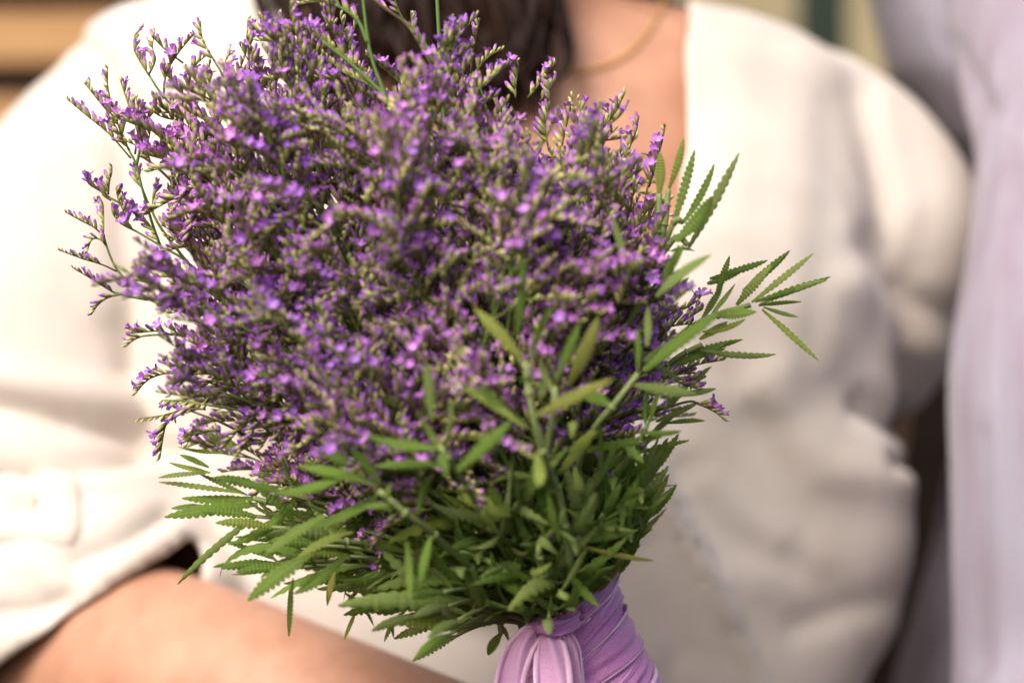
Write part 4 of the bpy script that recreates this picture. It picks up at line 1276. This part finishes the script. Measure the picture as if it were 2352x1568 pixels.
leafy(C7, S7, .003, [[(2000, 1050, .015), (1800, 1060, .004), (1640, 1090)]],
      [((1555, 1265), (1615, 1125), 26, .0, 0, .3), ((1738, 1272), (1850, 1115), 30, .0, 3, .2), ((1780, 1255), (1770, 1160), 18, .0, 1), ((1560, 1110), (1640, 1020), 24, .0, 1), ((1305, 1250), (1312, 1010), 26, .004, 0, .5), ((1480, 1110), (1500, 960), 30, .006, 0, .3), ((1690, 1200), (1640, 1100), 20, .0, 2), ((1880, 1160), (1990, 1110), 40, .0, 1)])
print('hero leaves', n_leaf)

# filler sprigs all round the neck
AXIS = norm(np.array(P(1120, 900, -.004)) - NECK)
e1 = norm(np.cross(AXIS, [0, 1, 0])); e2 = np.cross(AXIS, e1)
fill = []
RA0 = np.array(P(1292, 1372, .014)); RAX = norm(np.array(P(1440, 1950, .02)) - RA0)
for k in range(20):          # long sprigs reaching out on the image-left side
    d = norm(np.array(P(random.uniform(470, 820), random.uniform(1130, 1340), random.uniform(-.03, .035))) - NECK)
    fill.append((d, norm(d - AXIS * (d @ AXIS)), random.uniform(.075, .112), -d[1]))
for k in range(112):
    az = k * 2.39996 + random.uniform(-.3, .3)
    th = math.radians(random.uniform(34, 84))
    od = e1 * math.cos(az) + e2 * math.sin(az)
    # image-right side stays steeper, image-left side may droop
    if od[0] > .2: th = min(th, math.radians(random.uniform(20, 46)))
    d = norm(AXIS * math.cos(th) + od * math.sin(th))
    ln = random.uniform(.022, .074) * (.7 if od[0] > .2 else 1)
    fill.append((d, od, ln, -d[1]))
for k in range(30):          # upright sprigs on the viewer's side
    az = random.uniform(-.95, .95) * math.pi / 2
    od = norm(np.array([math.sin(az), -math.cos(az), 0]))
    th = math.radians(random.uniform(14, 46))
    d = norm(AXIS * math.cos(th) + od * math.sin(th))
    fill.append((d, od, random.uniform(.042, .068) * (.85 if od[0] > .3 else 1), -d[1]))
fill.sort(key=lambda q: -q[3])
for d, od, ln, _ in fill:
    b0 = NECK + od * .013 - AXIS * .004
    path = curved(b0, norm(AXIS * .7 + d * .6), ln, (d - AXIS) * .9 + np.array([0, 0, .1]), 12)
    mb_ = MB(); mb_.tube(path, np.linspace(.0012, .0007, 12), 5, col=(.17, .22, .09, 1))
    o = link('leafy_sprig', mb_.mesh('leafy_sprig', 'col'), M_STEM, bouquet)
    rot = random.uniform(0, 3.14)
    for ni, k in enumerate((2, 4, 6, 8, 10)):
        p = path[k]; t = norm(path[k + 1] - path[k - 1])
        sv = rot_about(norm(np.cross(t, [.1, .3, .95])), t, rot + ni * 1.57)
        for sg in (-1, 1):
            a_ = math.radians(random.uniform(22, 58))
            dd = norm(t * math.cos(a_) + sg * sv * math.sin(a_))
            L = random.uniform(.013, .024) if random.random() < .4 else random.uniform(.022, .042)
            if p[1] + dd[1] * L < -.095: L *= .5
            tx_, ty_ = [float(q[0]) for q in px_of((p + dd * L)[None])]
            if tx_ > np.interp(ty_, [850, 1000, 1130, 1250, 1350], [1630, 1590, 1530, 1475, 1420]) + random.uniform(-30, 25): continue
            if ty_ > np.interp(tx_, [380, 560, 800, 1000, 1150, 1300], [1320, 1370, 1420, 1420, 1440, 1370]) + random.uniform(-30, 20): continue
            rel_ = p + dd * L - RA0
            if rel_ @ RAX > -.006 and abs(rel_[0]) < .034 and rel_[1] < .01: continue
            put_leaf(o, p, p + dd * L, L * random.uniform(.11, .175), facing=t * .5 + np.array([0, -.9, .6]), roll=random.uniform(-.7, .7), kind='S', idx=random.randrange(8), single=(p[1] < .0 and random.random() < .45))
    put_leaf(o, path[-1], path[-1] + norm(path[-1] - path[-2]) * .02, .004, kind='S', idx=0, single=False)
if loose:
    mb = MB()
    for kind, idx, M in loose:
        V, F, A = (LEAF_T if kind == 'T' else LEAF_S)[idx]
        A = A.copy(); A[:, 2] = random.random()
        mb.add(V @ M[:3, :3].T + M[:3, 3], None, F, A)
    lo_ = link('small_leaves', mb.mesh('small_leaves', 'luv'), M_LEAF, bouquet)
    tag(lo_, kind='stuff')
print('leaves', n_leaf, 'loose', len(loose))

# ---- the tie: bundled stems, ribbon turns, knot and tails
A0, A1 = np.array(P(1292, 1372, .014)), np.array(P(1440, 1950, .02))
axv = norm(A1 - A0); hx = norm(np.cross(axv, [0, 1, 0]))
if hx[0] < 0: hx = -hx
hy = norm(np.cross(hx, axv))
if hy[1] > 0: hy = -hy           # towards the viewer
HL = np.linalg.norm(A1 - A0)
mb = MB()
for k in range(60):
    r_ = .018 * math.sqrt(random.random()); a_ = random.uniform(0, 6.28)
    u0 = hx * math.cos(a_) * r_ + hy * math.sin(a_) * r_
    mb.tube(bez([A0 + u0 * 1.15 - axv * .022, A0 + u0 * .95 + axv * .01, A0 + u0 * 1.1 + axv * .05, A1 + u0 * 1.5 + axv * random.uniform(.0, .03)], 9), .0022, 6, col=(.11, .14, .06, 1))
sb = link('cut_stems', mb.mesh('cut_stems', 'col'), M_STEM, bouquet); sb['kind'] = 'stuff'


def radius_at(h):       # ribbon-wrapped handle: narrow at the top, swelling downwards
    return np.interp(h, [-.02, 0, .012, .03, .06, .10], [.0215, .0205, .0200, .0245, .0285, .030])


def band(name, h0, h1, turns, width, tilt, rad_off, folds_, ph, mat, seed):
    """one ribbon wound round the handle"""
    n = int(90 * turns); m = 13
    V, A = [], []
    r_ = random.Random(seed)
    f1, f2 = r_.uniform(0, 6), r_.uniform(0, 6)
    for i in range(n + 1):
        t = i / n; a_ = ph + t * turns * 2 * math.pi
        h = h0 + (h1 - h0) * t
        w = width * (.82 + .18 * math.sin(a_ * 1.3 + f1))
        for j in range(m):
            v = -1 + 2 * j / (m - 1)
            hh = h + v * w / 2 - tilt * math.cos(a_) * .02 + .0010 * math.sin(a_ * 2 + f2)
            pleat = .0017 * (.5 - abs(math.sin(v * folds_ * 1.9 + math.sin(a_ * 1.7 + f1) * .7 + f2))) + .00025 * math.sin(v * folds_ * 6.3 + a_ * .9)
            rr_ = radius_at(hh) + rad_off + pleat - .0006 * v * v + .0004 * t * turns
            V.append(A0 + axv * hh + hx * math.cos(a_) * rr_ + hy * math.sin(a_) * rr_); A.append((v, t, 0))
    F = [[i * m + j, i * m + j + 1, (i + 1) * m + j + 1, (i + 1) * m + j] for i in range(n) for j in range(m - 1)]
    me = np_mesh(name, np.array(V), [np.array(F)], True, {'luv': np.array(A)})
    o = link(name, me, mat, bouquet)
    s = o.modifiers.new('t', 'SOLIDIFY'); s.thickness = .00018; s.offset = 0
    V = np.array(V)
    for j0 in (0, m - 2):
        idx = [i * m + j for i in range(n + 1) for j in (j0, j0 + 1)]
        C0 = np.array([A0 + axv * ((V[q] - A0) @ axv) for q in idx])
        VV = V[idx]; VV = VV + (VV - C0) / np.linalg.norm(VV - C0, axis=1)[:, None] * .00035
        FF = np.array([[i * 2, i * 2 + 1, i * 2 + 3, i * 2 + 2] for i in range(n)])
        eo = link('satin_edge', np_mesh('satin_edge', VV, [FF], True, {'luv': np.zeros((len(VV), 3))}), M_SATIN, o)
        eo.matrix_parent_inverse = Matrix.Identity(4)
        q = eo.modifiers.new('t', 'SOLIDIFY'); q.thickness = .0002; q.offset = 0
    return o


b1 = band('ribbon_turn', .004, .0045, 1.02, .0105, .50, .0016, 2.2, 1.2, M_RIBBON, 1)
for k in range(9):
    h = .0095 + k * .0078
    band('ribbon_turn', h, h + .002, 1.03, .0125 + .003 * random.random(), .50 + .16 * random.random(), .0004 + .0013 * ((k * 7) % 3) / 2, random.uniform(1.3, 2.2), random.uniform(1.8, 2.6) + 2.2, M_RIBBON, 20 + k)


def strip(name, pts, widths, nrm, mat, curlz=.0012, m=15, n=46, ripple=2.0, parent=None, edge=True):
    c = bez(pts, n); w = np.interp(np.linspace(0, 1, n), np.linspace(0, 1, len(widths)), widths)
    T = np.gradient(c, axis=0); T /= np.linalg.norm(T, axis=1)[:, None]
    V, A = [], []
    for i in range(n):
        nn = np.asarray(nrm(i / (n - 1)), float); nn = norm(nn - np.dot(nn, T[i]) * T[i]); s = np.cross(T[i], nn)
        for j in range(m):
            v = -1 + 2 * j / (m - 1)
            V.append(c[i] + s * v * w[i] / 2 + nn * (curlz * math.sin(v * ripple * 1.9 + i * .11) - curlz * .8 * v * v + .0004 * math.sin(v * 9 + i * .2)))
            A.append((v, i / n, 0))
    V = np.array(V)
    F = np.array([[i * m + j, i * m + j + 1, (i + 1) * m + j + 1, (i + 1) * m + j] for i in range(n - 1) for j in range(m - 1)])
    me = np_mesh(name, V, [F], True, {'luv': np.array(A)})
    o = link(name, me, mat, parent or bouquet)
    s_ = o.modifiers.new('t', 'SOLIDIFY'); s_.thickness = .00015; s_.offset = 0
    if edge:
        for j0, j1 in ((0, 2), (m - 3, m - 1)):
            idx = [(i * m + j) for i in range(n) for j in range(j0, j1 + 1)]
            k = j1 - j0 + 1
            VV = V[idx].copy()
            for i in range(n):
                nn = norm(np.asarray(nrm(i / (n - 1)), float)); VV[i * k:(i + 1) * k] += nn * .0003
            FF = np.array([[i * k + j, i * k + j + 1, (i + 1) * k + j + 1, (i + 1) * k + j] for i in range(n - 1) for j in range(k - 1)])
            e = np_mesh('satin_edge', VV, [FF], True, {'luv': np.zeros((len(VV), 3))})
            eo = link('satin_edge', e, M_SATIN, o)
            eo.matrix_parent_inverse = Matrix.Identity(4)
            q = eo.modifiers.new('t', 'SOLIDIFY'); q.thickness = .0003; q.offset = 0
    return o


YK = -.0155
fr = lambda t: (-.15, -1, .15)
strip('ribbon_tail', [P(1268, 1448, YK - .002), P(1262, 1470, YK - .006), P(1268, 1530, YK - .008), P(1275, 1640, YK - .010), P(1290, 1800, YK - .006)], [.0060, .0105, .0135, .0145, .0145], fr, M_TAIL, .0011)
strip('ribbon_tail', [P(1262, 1448, YK - .001), P(1225, 1450, YK - .004), P(1190, 1495, YK - .005), P(1170, 1580, YK - .004), P(1160, 1760, YK - .002)], [.005, .0085, .0105, .0115, .012], lambda t: (-.35, -1, .25 - .2 * t), M_TAIL, .0012)
strip('ribbon_tail', [P(1300, 1450, YK + .000), P(1318, 1490, YK - .002), P(1322, 1560, YK - .003), P(1340, 1760, YK - .003)], [.004, .006, .0075, .0085], lambda t: (.4, -1, .1), M_TAIL, .0008)
# knot: two short folded loops crossing over each other
strip('ribbon_knot', [P(1205, 1440, YK + .003), P(1228, 1432, YK - .004), P(1262, 1440, YK - .0065), P(1300, 1437, YK - .003), P(1335, 1420, YK + .004)], [.004, .0058, .0062, .0056, .004], lambda t: (0, -1, .3), M_RIBBON, .0012, edge=False)
strip('ribbon_knot', [P(1252, 1424, YK - .003), P(1250, 1436, YK - .0085), P(1258, 1452, YK - .0090), P(1268, 1462, YK - .003)], [.0050, .0062, .0060, .0048], lambda t: (0, -1, .6 - 1.2 * t), M_RIBBON, .0009, edge=False, n=20)
